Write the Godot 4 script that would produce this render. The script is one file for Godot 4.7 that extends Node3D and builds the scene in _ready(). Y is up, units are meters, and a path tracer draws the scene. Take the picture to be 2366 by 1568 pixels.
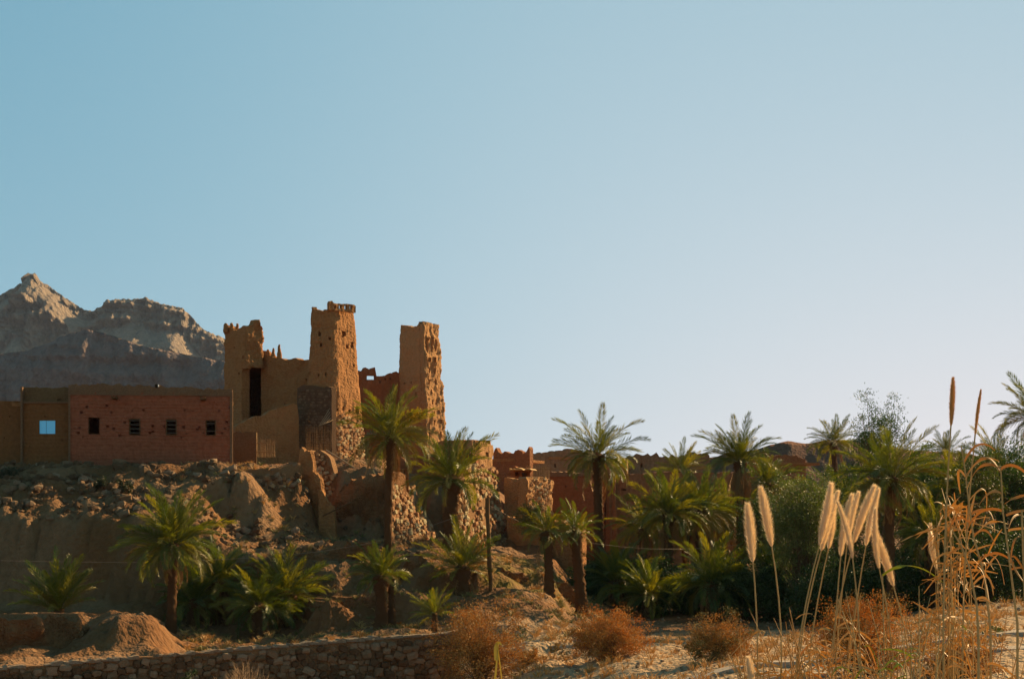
extends Node3D
# A ruined earthen kasbah above a palm grove, late afternoon sun from the right and a little behind.
# Plan positions are worked out from a sight-line table: px, py are sight-line numbers, d the distance in metres in front of the camera.

const FOC := 4107.0
const CX := 1183.0
const HY := 1259.0
const EYE := 5.0

var rng := RandomNumberGenerator.new()
var nz := FastNoiseLite.new()
var nr := FastNoiseLite.new()
var M := {}
var taken := {}
var stones := []
var fronds_live := []
var fronds_up := []
var fronds_dead := []
var cols := []

class MB:
	var v := PackedVector3Array()
	var ix := PackedInt32Array()
	var c := PackedColorArray()
	var col := Color.WHITE
	var use_col := false
	func vert(p: Vector3) -> int:
		v.append(p)
		if use_col: c.append(col)
		return v.size() - 1
	func tri(a: int, b: int, d: int) -> void:
		ix.append(a); ix.append(b); ix.append(d)
	func quad(a: int, b: int, d: int, e: int) -> void:
		ix.append(a); ix.append(b); ix.append(d)
		ix.append(a); ix.append(d); ix.append(e)
	func quadp(a: Vector3, b: Vector3, d: Vector3, e: Vector3) -> void:
		quad(vert(a), vert(b), vert(d), vert(e))
	func trip(a: Vector3, b: Vector3, d: Vector3) -> void:
		tri(vert(a), vert(b), vert(d))
	func box(o: Vector3, x: Vector3, y: Vector3, z: Vector3) -> void:   # centre and half axes
		var p := []
		for k in 8:
			p.append(o + x * (1 if k & 1 else -1) + y * (1 if k & 2 else -1) + z * (1 if k & 4 else -1))
		var fs := [[4, 6, 7, 5], [1, 3, 2, 0], [5, 7, 3, 1], [0, 2, 6, 4], [6, 2, 3, 7], [0, 4, 5, 1]]
		var flip := x.cross(y).dot(z) < 0.0
		for f in fs:
			if flip: quadp(p[f[3]], p[f[2]], p[f[1]], p[f[0]])
			else: quadp(p[f[0]], p[f[1]], p[f[2]], p[f[3]])
	func tube(pts: Array, rad: Array, sides := 6, cap := true) -> void:
		var n := pts.size()
		var prev := -1
		var side := Vector3.ZERO
		for i in n:
			var t: Vector3 = (pts[mini(i + 1, n - 1)] - pts[maxi(i - 1, 0)]).normalized()
			if i == 0:
				side = t.cross(Vector3(0.31, 0.2, 0.93)).normalized()
				if side.length() < 0.1: side = t.cross(Vector3.RIGHT).normalized()
			side = (side - t * side.dot(t)).normalized()
			var up := t.cross(side)
			var start := v.size()
			for k in sides:
				var a := TAU * k / sides
				vert(pts[i] + (side * cos(a) + up * sin(a)) * float(rad[i]))
			if prev >= 0:
				for k in sides:
					var k2 := (k + 1) % sides
					quad(prev + k, prev + k2, start + k2, start + k)
			prev = start
		if cap:
			var e := vert(pts[n - 1])
			for k in sides:
				tri(prev + k, prev + (k + 1) % sides, e)
	func done() -> ArrayMesh:
		var nn := PackedVector3Array()
		nn.resize(v.size())
		for k in range(0, ix.size(), 3):
			var a := v[ix[k]]
			var f := (v[ix[k + 2]] - a).cross(v[ix[k + 1]] - a)
			nn[ix[k]] += f
			nn[ix[k + 1]] += f
			nn[ix[k + 2]] += f
		for k in nn.size():
			nn[k] = nn[k].normalized() if nn[k].length_squared() > 1e-20 else Vector3.UP
		var arr := []
		arr.resize(Mesh.ARRAY_MAX)
		arr[Mesh.ARRAY_VERTEX] = v
		arr[Mesh.ARRAY_NORMAL] = nn
		arr[Mesh.ARRAY_INDEX] = ix
		if use_col: arr[Mesh.ARRAY_COLOR] = c
		var m := ArrayMesh.new()
		m.add_surface_from_arrays(Mesh.PRIMITIVE_TRIANGLES, arr)
		return m

# ---------- naming ----------
func numbered(called: String) -> String:
	if not taken.has(called):
		taken[called] = 0
		return called
	taken[called] += 1
	return "%s_%03d" % [called, taken[called]]

func tag(o: Node, label: String, category: String, group := "") -> Node:
	o.set_meta("label", label)
	o.set_meta("category", category)
	if group: o.set_meta("group", group)
	return o

func thing(called: String, label: String, category: String, at_p := Vector3.ZERO, group := "") -> Node3D:
	var o := Node3D.new()
	o.name = numbered(called)
	add_child(o)
	o.position = at_p
	tag(o, label, category, group)
	return o

func part(called: String, mesh: Mesh, mat: Material, parent: Node, stuff := false) -> MeshInstance3D:
	var o := MeshInstance3D.new()
	o.name = called
	o.mesh = mesh
	o.material_override = mat
	parent.add_child(o, true)
	if stuff: o.set_meta("kind", "stuff")
	return o

func structure(called: String, mesh: Mesh, mat: Material) -> MeshInstance3D:
	var o := MeshInstance3D.new()
	o.name = numbered(called)
	o.mesh = mesh
	o.material_override = mat
	add_child(o)
	o.set_meta("kind", "structure")
	return o

# ---------- places ----------
func at(px: float, py: float, d: float) -> Vector3:
	return Vector3((px - CX) * d / FOC, EYE + (HY - py) * d / FOC, -d)

func px_of(p: Vector3) -> float:
	return CX + p.x / maxf(-p.z, 1.0) * FOC

func py_of(p: Vector3) -> float:
	return HY - (p.y - EYE) * FOC / maxf(-p.z, 1.0)

func yy(py: float, d: float) -> float:
	return EYE + (HY - py) * d / FOC

func rnd(a: float, b: float) -> float:
	return rng.randf_range(a, b)

func lut(pts: Array, x: float) -> float:   # piecewise linear table of [x, y]
	if x <= pts[0][0]: return pts[0][1]
	for k in range(1, pts.size()):
		if x <= pts[k][0]:
			var a: Array = pts[k - 1]
			var b: Array = pts[k]
			return lerpf(a[1], b[1], (x - a[0]) / maxf(b[0] - a[0], 1e-6))
	return pts[pts.size() - 1][1]

func fbm(p: Vector3, f: float, oct := 4) -> float:
	var s := 0.0
	var a := 0.5
	for k in oct:
		s += a * nz.get_noise_3d(p.x * f, p.y * f, p.z * f)
		f *= 2.07
		a *= 0.5
	return s

# ---------- materials ----------
func lin(r: float, g: float, b: float) -> Color:
	return Color(r, g, b).linear_to_srgb()

func noise_tex(f: float, lo: Color, hi: Color, mid = null, oct := 5, sd := 1, kind := FastNoiseLite.TYPE_SIMPLEX_SMOOTH) -> NoiseTexture2D:
	var n := FastNoiseLite.new()
	n.noise_type = kind
	n.frequency = f
	n.seed = sd
	n.fractal_octaves = oct
	n.fractal_gain = 0.55
	var t := NoiseTexture2D.new()
	t.width = 512
	t.height = 512
	t.seamless = true
	t.noise = n
	var g := Gradient.new()
	g.set_color(0, lo)
	g.set_color(1, hi)
	if mid != null: g.add_point(0.5, mid)
	t.color_ramp = g
	return t

func earth(c: Color, vary: float, metres: float, bump: float, rough := 0.95, sd := 1) -> StandardMaterial3D:
	var m := StandardMaterial3D.new()
	m.albedo_color = Color.WHITE
	var lo := Color(c.r * (1.0 - vary), c.g * (1.0 - vary * 1.1), c.b * (1.0 - vary * 1.2))
	var hi := Color(minf(c.r * (1.0 + vary), 1.0), minf(c.g * (1.0 + vary * 0.95), 1.0), minf(c.b * (1.0 + vary * 0.9), 1.0))
	m.albedo_texture = noise_tex(0.02, lo.linear_to_srgb(), hi.linear_to_srgb(), c.linear_to_srgb(), 6, sd)
	m.uv1_triplanar = true
	m.uv1_world_triplanar = true
	m.uv1_scale = Vector3.ONE / metres
	m.roughness = rough
	m.metallic_specular = 0.25
	if bump > 0.0:
		m.heightmap_enabled = true
		m.heightmap_scale = bump
		m.heightmap_texture = M["_relief"]
	return m

func leaf_mat(c: Color, back: Color, rough := 0.45, vcol := false) -> StandardMaterial3D:
	var m := StandardMaterial3D.new()
	m.albedo_color = c.linear_to_srgb()
	m.roughness = rough
	m.cull_mode = BaseMaterial3D.CULL_DISABLED
	m.backlight_enabled = true
	m.backlight = back
	m.vertex_color_use_as_albedo = vcol
	m.metallic_specular = 0.35
	return m

func plain(c: Color, rough := 0.9) -> StandardMaterial3D:
	var m := StandardMaterial3D.new()
	m.albedo_color = c.linear_to_srgb()
	m.roughness = rough
	m.metallic_specular = 0.25
	return m

func _ready() -> void:
	rng.seed = 7
	nz.noise_type = FastNoiseLite.TYPE_SIMPLEX_SMOOTH
	nz.frequency = 1.0
	nz.fractal_type = FastNoiseLite.FRACTAL_NONE
	nz.seed = 3
	nr.noise_type = FastNoiseLite.TYPE_SIMPLEX_SMOOTH
	nr.frequency = 1.0
	nr.fractal_type = FastNoiseLite.FRACTAL_NONE
	nr.seed = 11
	# camera: level, with the lens shifted up
	var cam := Camera3D.new()
	cam.name = "camera"
	cam.projection = Camera3D.PROJECTION_FRUSTUM
	cam.near = 0.5
	cam.far = 12000.0
	cam.size = 2.0 * 784.0 / FOC * cam.near
	cam.frustum_offset = Vector2(0, (HY - 784.0) / FOC * cam.near)
	cam.position = Vector3(0, EYE, 0)
	add_child(cam)
	cam.current = true
	# sky
	var sun_to := Vector3(0.69, 0.42, -0.58).normalized()
	var env := Environment.new()
	env.background_mode = Environment.BG_SKY
	env.tonemap_mode = Environment.TONE_MAPPER_LINEAR
	env.tonemap_exposure = 1.8
	env.sdfgi_enabled = true
	env.ssao_enabled = true
	env.ssil_enabled = true
	env.fog_enabled = true
	env.fog_light_color = Color(0.80, 0.88, 1.0)
	env.fog_density = 0.00004
	var pan := PanoramaSkyMaterial.new()
	pan.panorama = ImageTexture.create_from_image(sky_image(sun_to))
	var sky := Sky.new()
	sky.sky_material = pan
	env.sky = sky
	var we := WorldEnvironment.new()
	we.name = "world"
	we.environment = env
	add_child(we)
	var sun := DirectionalLight3D.new()
	sun.name = "sun"
	sun.light_energy = 1.6
	sun.light_color = Color(1.0, 0.86, 0.65)
	sun.light_angular_distance = 0.5
	sun.shadow_enabled = true
	add_child(sun)
	sun.look_at_from_position(sun_to * 100.0, Vector3.ZERO)
	make_materials()
	make_stones()
	make_fronds()
	build_terrain()
	build_mountains()
	build_house()
	build_kasbah()
	build_village()
	build_walls()
	build_banks()
	build_palms()
	build_trees()
	build_bushes()
	build_reeds()
	build_small()

func sky_image(sun_to: Vector3) -> Image:
	var w := 512
	var h := 256
	var im := Image.create(w, h, false, Image.FORMAT_RGBF)
	for j in h:
		var el := PI * (0.5 - (j + 0.5) / h)
		var e := maxf(rad_to_deg(el), 0.0)
		for i in w:
			var az := TAU * (i + 0.5) / w
			var dir := Vector3(sin(az) * cos(el), sin(el), -cos(az) * cos(el))
			var s := rad_to_deg(dir.angle_to(sun_to))
			im.set_pixel(i, j, sky_colour(e, s))
	return im

const SKY := [[-2.7428, 1.8798, 1.0641], [-1.425, 0.935, 0.4794], [-0.98, 0.645, 0.3063]]

func sky_colour(e: float, s: float) -> Color:   # paler towards the horizon and towards the sun
	var a := exp(-e / 22.0)
	var g := 1.0 / (1.0 + exp((s - 55.0) / 6.0))
	var dim := exp(-0.8 * smoothstep(15.0, 75.0, e))   # deeper overhead
	return dim / 1.8 * Color(exp(SKY[0][0] + SKY[0][1] * a + SKY[0][2] * g), exp(SKY[1][0] + SKY[1][1] * a + SKY[1][2] * g), exp(SKY[2][0] + SKY[2][1] * a + SKY[2][2] * g))

# ---------- shared stock ----------
func make_materials() -> void:
	M["_relief"] = noise_tex(0.03, Color.BLACK, Color.WHITE, null, 6, 5)
	M.ground = earth(Color(0.85, 0.85, 0.85), 0.28, 5.0, 14.0, 0.97, 2)
	M.ground.vertex_color_use_as_albedo = true
	M.mud = earth(Color(0.375, 0.172, 0.060), 0.22, 2.6, 9.0, 0.96, 3)
	M.mud_red = earth(Color(0.29, 0.105, 0.040), 0.2, 3.0, 6.0, 0.96, 4)
	M.mud_tan = earth(Color(0.43, 0.225, 0.090), 0.25, 2.2, 9.0, 0.96, 5)
	M.plaster_pink = earth(Color(0.335, 0.108, 0.050), 0.22, 3.4, 5.0, 0.95, 6)
	M.plaster_brown = earth(Color(0.235, 0.098, 0.032), 0.18, 3.0, 4.0, 0.95, 7)
	M.plaster_grey = earth(Color(0.181, 0.107, 0.046), 0.2, 2.0, 4.0, 0.95, 8)
	M.parapet = earth(Color(0.265, 0.145, 0.072), 0.25, 1.2, 6.0, 0.95, 9)
	M.village = earth(Color(0.30, 0.125, 0.050), 0.22, 3.0, 6.0, 0.96, 10)
	M.village_grey = earth(Color(0.277, 0.156, 0.075), 0.25, 3.0, 6.0, 0.96, 12)
	M.rock = earth(Color(0.275, 0.205, 0.14), 0.4, 120.0, 700.0, 0.97, 13)
	M.rock_dark = earth(Color(0.17, 0.12, 0.098), 0.3, 90.0, 500.0, 0.97, 14)
	M.hill = earth(Color(0.181, 0.083, 0.046), 0.25, 14.0, 30.0, 0.97, 15)
	M.stone = []
	for c in [Color(0.455, 0.293, 0.142), Color(0.406, 0.214, 0.097), Color(0.455, 0.360, 0.197), Color(0.331, 0.165, 0.071)]:
		M.stone.append(earth(c, 0.2, 0.7, 3.0, 0.9, 20))
	M.stone_grey = []
	for c in [Color(0.246, 0.152, 0.080), Color(0.181, 0.107, 0.052), Color(0.310, 0.200, 0.113), Color(0.139, 0.078, 0.038)]:
		M.stone_grey.append(earth(c, 0.2, 0.7, 3.0, 0.9, 21))
	M.mortar = earth(Color(0.320, 0.171, 0.074), 0.25, 1.0, 8.0, 0.96, 22)
	M.shade_stone = []  # infill stones, with the shade of a recess put into their colour
	for c in [Color(0.21, 0.125, 0.065), Color(0.26, 0.16, 0.085), Color(0.16, 0.09, 0.045)]:
		M.shade_stone.append(earth(c, 0.2, 0.7, 3.0, 0.9, 29))
	M.shade_mortar = earth(Color(0.18, 0.10, 0.05), 0.25, 1.0, 8.0, 0.96, 30)  # infill mortar, darkened in colour for the same recess shade
	M.concrete = earth(Color(0.46, 0.36, 0.25), 0.18, 1.8, 3.0, 0.9, 23)
	M.wood = earth(Color(0.171, 0.088, 0.033), 0.3, 0.5, 2.0, 0.85, 24)
	M.wood_pale = earth(Color(0.42, 0.28, 0.15), 0.3, 0.5, 2.0, 0.85, 25)
	M.reed_screen = earth(Color(0.30, 0.18, 0.08), 0.3, 0.4, 2.0, 0.9, 26)
	M.cap = earth(Color(0.33, 0.235, 0.145), 0.3, 0.8, 5.0, 0.95, 31)
	M.bank = earth(Color(0.25, 0.118, 0.046), 0.3, 2.4, 16.0, 0.97, 32)
	M.dark = plain(Color(0.03, 0.018, 0.01))
	M.slat = plain(Color(0.11, 0.085, 0.06), 0.8)
	M.shutter = StandardMaterial3D.new()
	M.shutter.albedo_color = Color(0.50, 0.80, 0.92)
	M.shutter.metallic = 0.85
	M.shutter.roughness = 0.32
	M.trunk = earth(Color(0.155, 0.073, 0.027), 0.35, 0.45, 6.0, 0.95, 27)
	M.bark = earth(Color(0.12, 0.075, 0.04), 0.3, 0.5, 5.0, 0.95, 28)
	M.frond = [
		leaf_mat(Color(0.105, 0.115, 0.018), Color(0.42, 0.44, 0.04), 0.48),
		leaf_mat(Color(0.145, 0.138, 0.020), Color(0.54, 0.50, 0.04), 0.48),
		leaf_mat(Color(0.068, 0.086, 0.018), Color(0.28, 0.33, 0.04), 0.48)]
	M.frond_yellow = leaf_mat(Color(0.19, 0.155, 0.025), Color(0.28, 0.22, 0.03), 0.5)
	M.frond_dead = leaf_mat(Color(0.33, 0.185, 0.06), Color(0.28, 0.155, 0.045), 0.7)
	M.leaf_olive = leaf_mat(Color(1, 1, 1), Color(0.6, 0.7, 0.25), 0.55, true)
	M.leaf_rust = leaf_mat(Color(1, 1, 1), Color(0.7, 0.5, 0.2), 0.8, true)
	M.twig = plain(Color(0.17, 0.10, 0.05))
	M.twig_pale = plain(Color(0.40, 0.26, 0.14))
	M.plume = leaf_mat(Color(0.88, 0.77, 0.57), Color(0.84, 0.73, 0.54), 0.8)
	M.plume_brown = leaf_mat(Color(0.58, 0.36, 0.14), Color(0.46, 0.28, 0.10), 0.8)
	M.straw = leaf_mat(Color(0.52, 0.32, 0.10), Color(0.42, 0.25, 0.07), 0.6)
	M.straw_rust = leaf_mat(Color(0.44, 0.225, 0.055), Color(0.38, 0.19, 0.04), 0.6)
	M.blade_green = leaf_mat(Color(0.22, 0.25, 0.03), Color(0.30, 0.33, 0.03), 0.5)
	M.scrub_olive = leaf_mat(Color(0.20, 0.17, 0.05), Color(0.2, 0.17, 0.04), 0.7)
	M.blade_yellow = leaf_mat(Color(0.46, 0.36, 0.06), Color(0.40, 0.30, 0.04), 0.5)
	M.stalk = plain(Color(0.42, 0.30, 0.12), 0.6)
	M.cable = plain(Color(0.26, 0.19, 0.13), 0.6)

func make_stones() -> void:
	for k in 8:
		var mb := MB.new()
		var sx := rnd(0.85, 1.15)
		var sz := rnd(0.75, 1.0)
		var idx := {}
		for f in 6:
			var ids := []
			for a in 3:
				for b in 3:
					var p := Vector3(a - 1, b - 1, 1)
					match f:
						1: p = Vector3(1, b - 1, 1 - a)
						2: p = Vector3(1 - a, b - 1, -1)
						3: p = Vector3(-1, b - 1, a - 1)
						4: p = Vector3(a - 1, 1, 1 - b)
						5: p = Vector3(a - 1, -1, b - 1)
					var key := Vector3i(p)
					if not idx.has(key):
						var q: Vector3 = p.lerp(p.normalized() * 1.25, 0.55) * 0.5
						q += Vector3(rnd(-1, 1), rnd(-1, 1), rnd(-1, 1)) * 0.12
						q.x *= sx
						q.z *= sz
						idx[key] = mb.vert(q)
					ids.append(idx[key])
			for a in 2:
				for b in 2:
					mb.quad(ids[a * 3 + b], ids[a * 3 + b + 1], ids[a * 3 + b + 4], ids[a * 3 + b + 3])
		var flat := MB.new()
		for t in range(0, mb.ix.size(), 3): flat.trip(mb.v[mb.ix[t]], mb.v[mb.ix[t + 1]], mb.v[mb.ix[t + 2]])
		stones.append(flat.done())

func frond_mesh(bend: float, vee: float, leaf: float, pairs: int, ragged: float, curl: float) -> ArrayMesh:
	# one metre of frond along +Z, curving down
	var mb := MB.new()
	var n := 16
	var pts := []
	var rad := []
	var tans := []
	var p := Vector3.ZERO
	var side_bend := rnd(-0.25, 0.25)
	for i in n + 1:
		var s := float(i) / n
		var th := -bend * pow(s, 1.5)
		var t := Vector3(sin(side_bend * s * s), sin(th), cos(th)).normalized()
		pts.append(p)
		tans.append(t)
		rad.append(lerpf(0.010, 0.0012, pow(s, 0.6)))
		p += t / n
	mb.tube(pts, rad, 3, false)
	for k in pairs:
		var s := lerpf(0.14, 1.0, (k + rnd(0.0, 0.9)) / pairs)
		var fi := s * n
		var i0 := mini(int(fi), n - 1)
		var q: Vector3 = (pts[i0] as Vector3).lerp(pts[i0 + 1], fi - i0)
		var t: Vector3 = tans[i0]
		var upv := Vector3.RIGHT.cross(t) * -1.0
		if upv.y < 0.0 and absf(t.y) < 0.95: upv = -upv
		var len := leaf * (0.45 + 0.75 * sin(PI * clampf(s * 0.93 + 0.04, 0.0, 1.0))) * rnd(0.8, 1.15)
		if s > 0.93: len *= 0.75
		for sd in [-1.0, 1.0]:
			if rng.randf() < ragged: continue
			var fwd := lerpf(0.75, 1.9, s) + rnd(-0.45, 0.45)
			var dir: Vector3 = (Vector3.RIGHT * sd + t * fwd + upv * (vee + rnd(-0.6, 0.6)) + Vector3.DOWN * curl * rnd(0.5, 1.2)).normalized()
			var w := 0.0055
			var mid := q + dir * len * 0.45 + Vector3.DOWN * len * 0.02
			var tip := q + dir * len + Vector3.DOWN * len * (0.08 + curl * 0.25)
			var across := (t - dir * t.dot(dir)).normalized() * w
			var a := mb.vert(q)
			var b := mb.vert(mid + across)
			var c := mb.vert(tip)
			var d := mb.vert(mid - across)
			mb.tri(a, b, c)
			mb.tri(a, c, d)
	return mb.done()

func make_fronds() -> void:
	for k in 5:
		fronds_live.append(frond_mesh(0.55 + 0.28 * k, 0.35, 0.165, 60, 0.10, 0.10))
	for k in 3:
		fronds_up.append(frond_mesh(0.35 + 0.2 * k, 0.45, 0.15, 58, 0.08, 0.04))
	for k in 3:
		fronds_dead.append(frond_mesh(0.7 + 0.3 * k, 0.1, 0.13, 44, 0.25, 0.7))

# ---------- walls ----------
# a shell between an outer and an inner grid; mask 1 solid, 2 recessed, 0 open
func shell(O: PackedVector3Array, I: PackedVector3Array, ni: int, nj: int, mk: PackedByteArray, wrap: bool, deep := 0.6) -> ArrayMesh:
	var mb := MB.new()
	var W := ni + 1
	for p in O: mb.vert(p)
	var ib := mb.v.size()
	for p in I: mb.vert(p)
	for j in nj:
		for i in ni:
			var m := mk[j * ni + i]
			if m == 0: continue
			var a := j * W + i
			var b := a + W
			if m == 1:
				mb.quad(a, b, b + 1, a + 1)
			else:
				mb.quadp(O[a].lerp(I[a], deep), O[b].lerp(I[b], deep), O[b + 1].lerp(I[b + 1], deep), O[a + 1].lerp(I[a + 1], deep))
			mb.quad(ib + a, ib + a + 1, ib + b + 1, ib + b)
			# four edges: left, right, below, above
			for e in 4:
				var i2: int = i + [-1, 1, 0, 0][e]
				var j2: int = j + [0, 0, -1, 1][e]
				if wrap: i2 = (i2 + ni) % ni
				var m2 := 0
				if i2 >= 0 and i2 < ni and j2 >= 0 and j2 < nj: m2 = mk[j2 * ni + i2]
				if m2 == m or (m == 2 and m2 == 1): continue
				var u: int = [a, b + 1, a + 1, b][e]
				var v: int = [b, a + 1, a, b + 1][e]
				if m == 1 and m2 == 2:
					mb.quadp(O[v], O[u], O[u].lerp(I[u], deep), O[v].lerp(I[v], deep))
				elif m == 1 and m2 == 0:
					mb.quadp(O[v], O[u], I[u], I[v])
	return mb.done()

func plan(px: float, d: float) -> Vector2:
	return Vector2((px - CX) * d / FOC, -d)

# a wall seen from the camera's side, from sight line a to sight line b (px, d); tops and holes in sight-line numbers
func slab(parent: Node, called: String, mat: Material, a: Vector2, b: Vector2, y0: float, tops: Array, o := {}) -> MeshInstance3D:
	var A := plan(a.x, a.y)
	var B := plan(b.x, b.y)
	var L := A.distance_to(B)
	var ux := (B - A) / L
	var nrm := Vector3(-ux.y, 0, ux.x)     # to the camera's side when b lies to the right of a
	var thick: float = o.get("thick", 0.5)
	var amp: float = o.get("amp", 0.06)
	var frq: float = o.get("freq", 0.9)
	var step: float = o.get("step", 0.2)
	var rag: float = o.get("rag", 0.08)
	var batter: float = o.get("batter", 0.0)
	var course: float = o.get("course", 0.0)
	var holes := []
	var us := {}
	var ys := {}
	var tp := []
	var ymax := y0
	for t in tops:
		var q := on_line(A, B, t[0])
		var Y := yy(t[1], q.y)
		tp.append([q.x * L, Y])
		ymax = maxf(ymax, Y)
		if q.x > 0.0 and q.x < 1.0: us[q.x * L] = true
	ymax += rag
	for h in o.get("holes", []):
		var q0 := on_line(A, B, h[0])
		var q1 := on_line(A, B, h[2])
		var hy0 := yy(h[3], (q0.y + q1.y) * 0.5)
		var hy1 := yy(h[1], (q0.y + q1.y) * 0.5)
		holes.append([q0.x * L, hy0, q1.x * L, hy1, h[4] if h.size() > 4 else 2])
		us[q0.x * L] = true
		us[q1.x * L] = true
		ys[hy0] = true
		ys[hy1] = true
	var ul := fill(us, 0.0, L, step)
	var yl := fill(ys, y0, ymax, step if course == 0.0 else course / 4.0)
	var ni := ul.size() - 1
	var nj := yl.size() - 1
	var O := PackedVector3Array()
	var I := PackedVector3Array()
	var top := []
	for u in ul:
		top.append(lut(tp, u) + rag * (nr.get_noise_2d(u * 1.9 + y0 * 7.3, A.x * 3.0) + 0.6 * nr.get_noise_2d(u * 5.0, A.y)))
	for j in yl.size():
		for i in ul.size():
			var y := minf(yl[j], top[i])
			var p := Vector3(A.x + ux.x * ul[i], y, A.y + ux.y * ul[i])
			var n := fbm(p, frq, 4) + 0.5 * fbm(Vector3(p.x, p.y * 0.25, p.z), frq * 2.2, 2)
			var cut := 0.0
			if course > 0.0: cut = 0.03 * smoothstep(0.62, 0.95, absf(fposmod(y / course + 0.25 * nr.get_noise_2d(ul[i] * 0.4, y), 1.0) * 2.0 - 1.0))
			O.append(p + nrm * (n * amp * 2.0 - cut - batter * (y - y0)))
			I.append(p - nrm * (thick - amp * n))
	var mk := PackedByteArray()
	for j in nj:
		for i in ni:
			var m := 1
			if yl[j] >= maxf(top[i], top[i + 1]) - 0.01: m = 0
			var uc: float = (ul[i] + ul[i + 1]) * 0.5
			var yc: float = (yl[j] + yl[j + 1]) * 0.5
			if m == 1:
				for h in holes:
					if uc > h[0] and uc < h[2] and yc > h[1] and yc < h[3]: m = h[4]
			mk.append(m)
	return part(called, shell(O, I, ni, nj, mk, false, o.get("deep", 0.6)), mat, parent)

func on_line(A: Vector2, B: Vector2, px: float) -> Vector2:   # (share along A-B, distance) where the sight line px meets the line
	var k := (px - CX) / FOC
	var D := B - A
	var u := (k * -A.y - A.x) / (D.x + k * D.y)
	return Vector2(u, -(A.y + D.y * u))

func fill(have: Dictionary, lo: float, hi: float, step: float) -> Array:
	var l := [lo, hi]
	for k in have:
		if k > lo + 0.01 and k < hi - 0.01: l.append(k)
	l.sort()
	var out := []
	for k in l.size() - 1:
		if l[k + 1] - l[k] < 0.008: continue
		var n := maxi(1, int(ceil((l[k + 1] - l[k]) / step)))
		for q in n:
			out.append(lerpf(l[k], l[k + 1], float(q) / n))
	out.append(hi)
	return out

# a battered tower with rounded corners: front-left, front-right and back-right corners as (px, d)
func tower(parent: Node, called: String, mat: Material, fl: Vector2, fr: Vector2, br: Vector2, y0: float, y1: float, tops: Array, back: Array, o := {}) -> Dictionary:
	var c0 := plan(fl.x, fl.y)
	var c1 := plan(fr.x, fr.y)
	var c2 := plan(br.x, br.y)
	var c3 := c0 + c2 - c1
	var ring := [c0, c1, c2, c3]
	var mid: Vector2 = (c0 + c2) * 0.5
	var shrink: float = o.get("shrink", 0.86)
	var lean: Vector2 = o.get("lean", Vector2.ZERO)
	var step: float = o.get("step", 0.11)
	var amp: float = o.get("amp", 0.07)
	var amp_right: float = o.get("amp_right", amp)
	var thick: float = o.get("thick", 0.45)
	var rr: float = o.get("round", 0.35)
	var per := 0.0
	var lens := []
	for k in 4:
		var l: float = ring[k].distance_to(ring[(k + 1) % 4])
		lens.append(l)
		per += l
	var ni := int(per / step)
	var nj := int((y1 - y0) / step)
	var base := []
	var nrms := []
	for i in ni + 1:
		var s := Vector2.ZERO
		for w in 7:
			s += ring_at(ring, lens, per, per * (i % ni) / ni + (w - 3) / 3.0 * rr)
		base.append(s / 7.0)
	for i in ni + 1:
		var t: Vector2 = base[(i + 1) % ni] - base[(i - 1 + ni) % ni]
		nrms.append(Vector3(-t.y, 0, t.x).normalized())
	var O := PackedVector3Array()
	var I := PackedVector3Array()
	var B := PackedVector3Array()
	for j in nj + 1:
		for i in ni + 1:
			var t := float(j) / nj
			var y := lerpf(y0, y1, t)
			var q: Vector2 = mid + (base[i] - mid) * lerpf(1.0, shrink, t) + lean * t
			B.append(Vector3(q.x, y, q.y))
	var W := ni + 1
	var top := []
	for i in ni + 1:
		var p := B[nj * W + i]
		var facing: bool = nrms[i].z > 0.12 or (nrms[i].x > 0.4 and nrms[i].z > -0.1)
		var tb: float = yy(lut(tops, px_of(p)), -p.z) if facing else yy(lut(back, px_of(p)), -p.z)
		top.append(minf(y1, tb + 0.05 * nr.get_noise_2d(i * step * 4.0, 3.0)))
	for j in nj + 1:
		for i in ni + 1:
			var p := B[j * W + i]
			p.y = minf(p.y, top[i])
			var ii := i % ni
			var sunny: float = clampf(nrms[ii].x * 1.6, 0.0, 1.0)
			var q := B[j * W + ii]
			q.y = p.y
			var n := fbm(q, 0.7, 2) + 0.45 * fbm(Vector3(q.x, q.y * 0.22, q.z), 2.6, 2) + 0.55 * fbm(q, 5.0, 2)
			var lift := fposmod(q.y / 0.85 + 0.12 * nr.get_noise_2d(i * step * 0.8, q.y * 0.3), 1.0)
			var dis := n * 2.0 * lerpf(amp, amp_right, sunny) - 0.035 * smoothstep(0.88, 1.0, lift) - 0.02 * maxf(0.0, nr.get_noise_2d(i * step * 3.0, q.y * 1.2))
			O.append(p + nrms[ii] * dis)
			I.append(p - nrms[ii] * (thick - dis * 0.3))
	var mk := PackedByteArray()
	for j in nj:
		for i in ni:
			var m := 1
			var yb: float = y0 + (y1 - y0) * j / nj
			if yb >= maxf(top[i], top[i + 1]) - 0.01: m = 0
			elif nrms[i].z < -0.2 and o.has("open_back") and yb < o.open_back: m = 0
			elif nrms[i].z > 0.05:
				var p := (B[j * W + i] + B[(j + 1) * W + i + 1]) * 0.5
				var px := px_of(p)
				var py := py_of(p)
				for h in o.get("holes", []):
					if px > h[0] and px < h[2] and py > h[1] and py < h[3]: m = 0 if h.size() > 4 and h[4] == 0 else 2
			mk.append(m)
	var node := part(called, shell(O, I, ni, nj, mk, true, o.get("deep", 0.85)), mat, parent)
	return {"O": O, "ni": ni, "nj": nj, "n": nrms, "node": node}

func ring_at(ring: Array, lens: Array, per: float, s: float) -> Vector2:
	s = fposmod(s, per)
	for k in 4:
		if s <= lens[k]: return ring[k].lerp(ring[(k + 1) % 4], s / lens[k])
		s -= lens[k]
	return ring[0]

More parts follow.
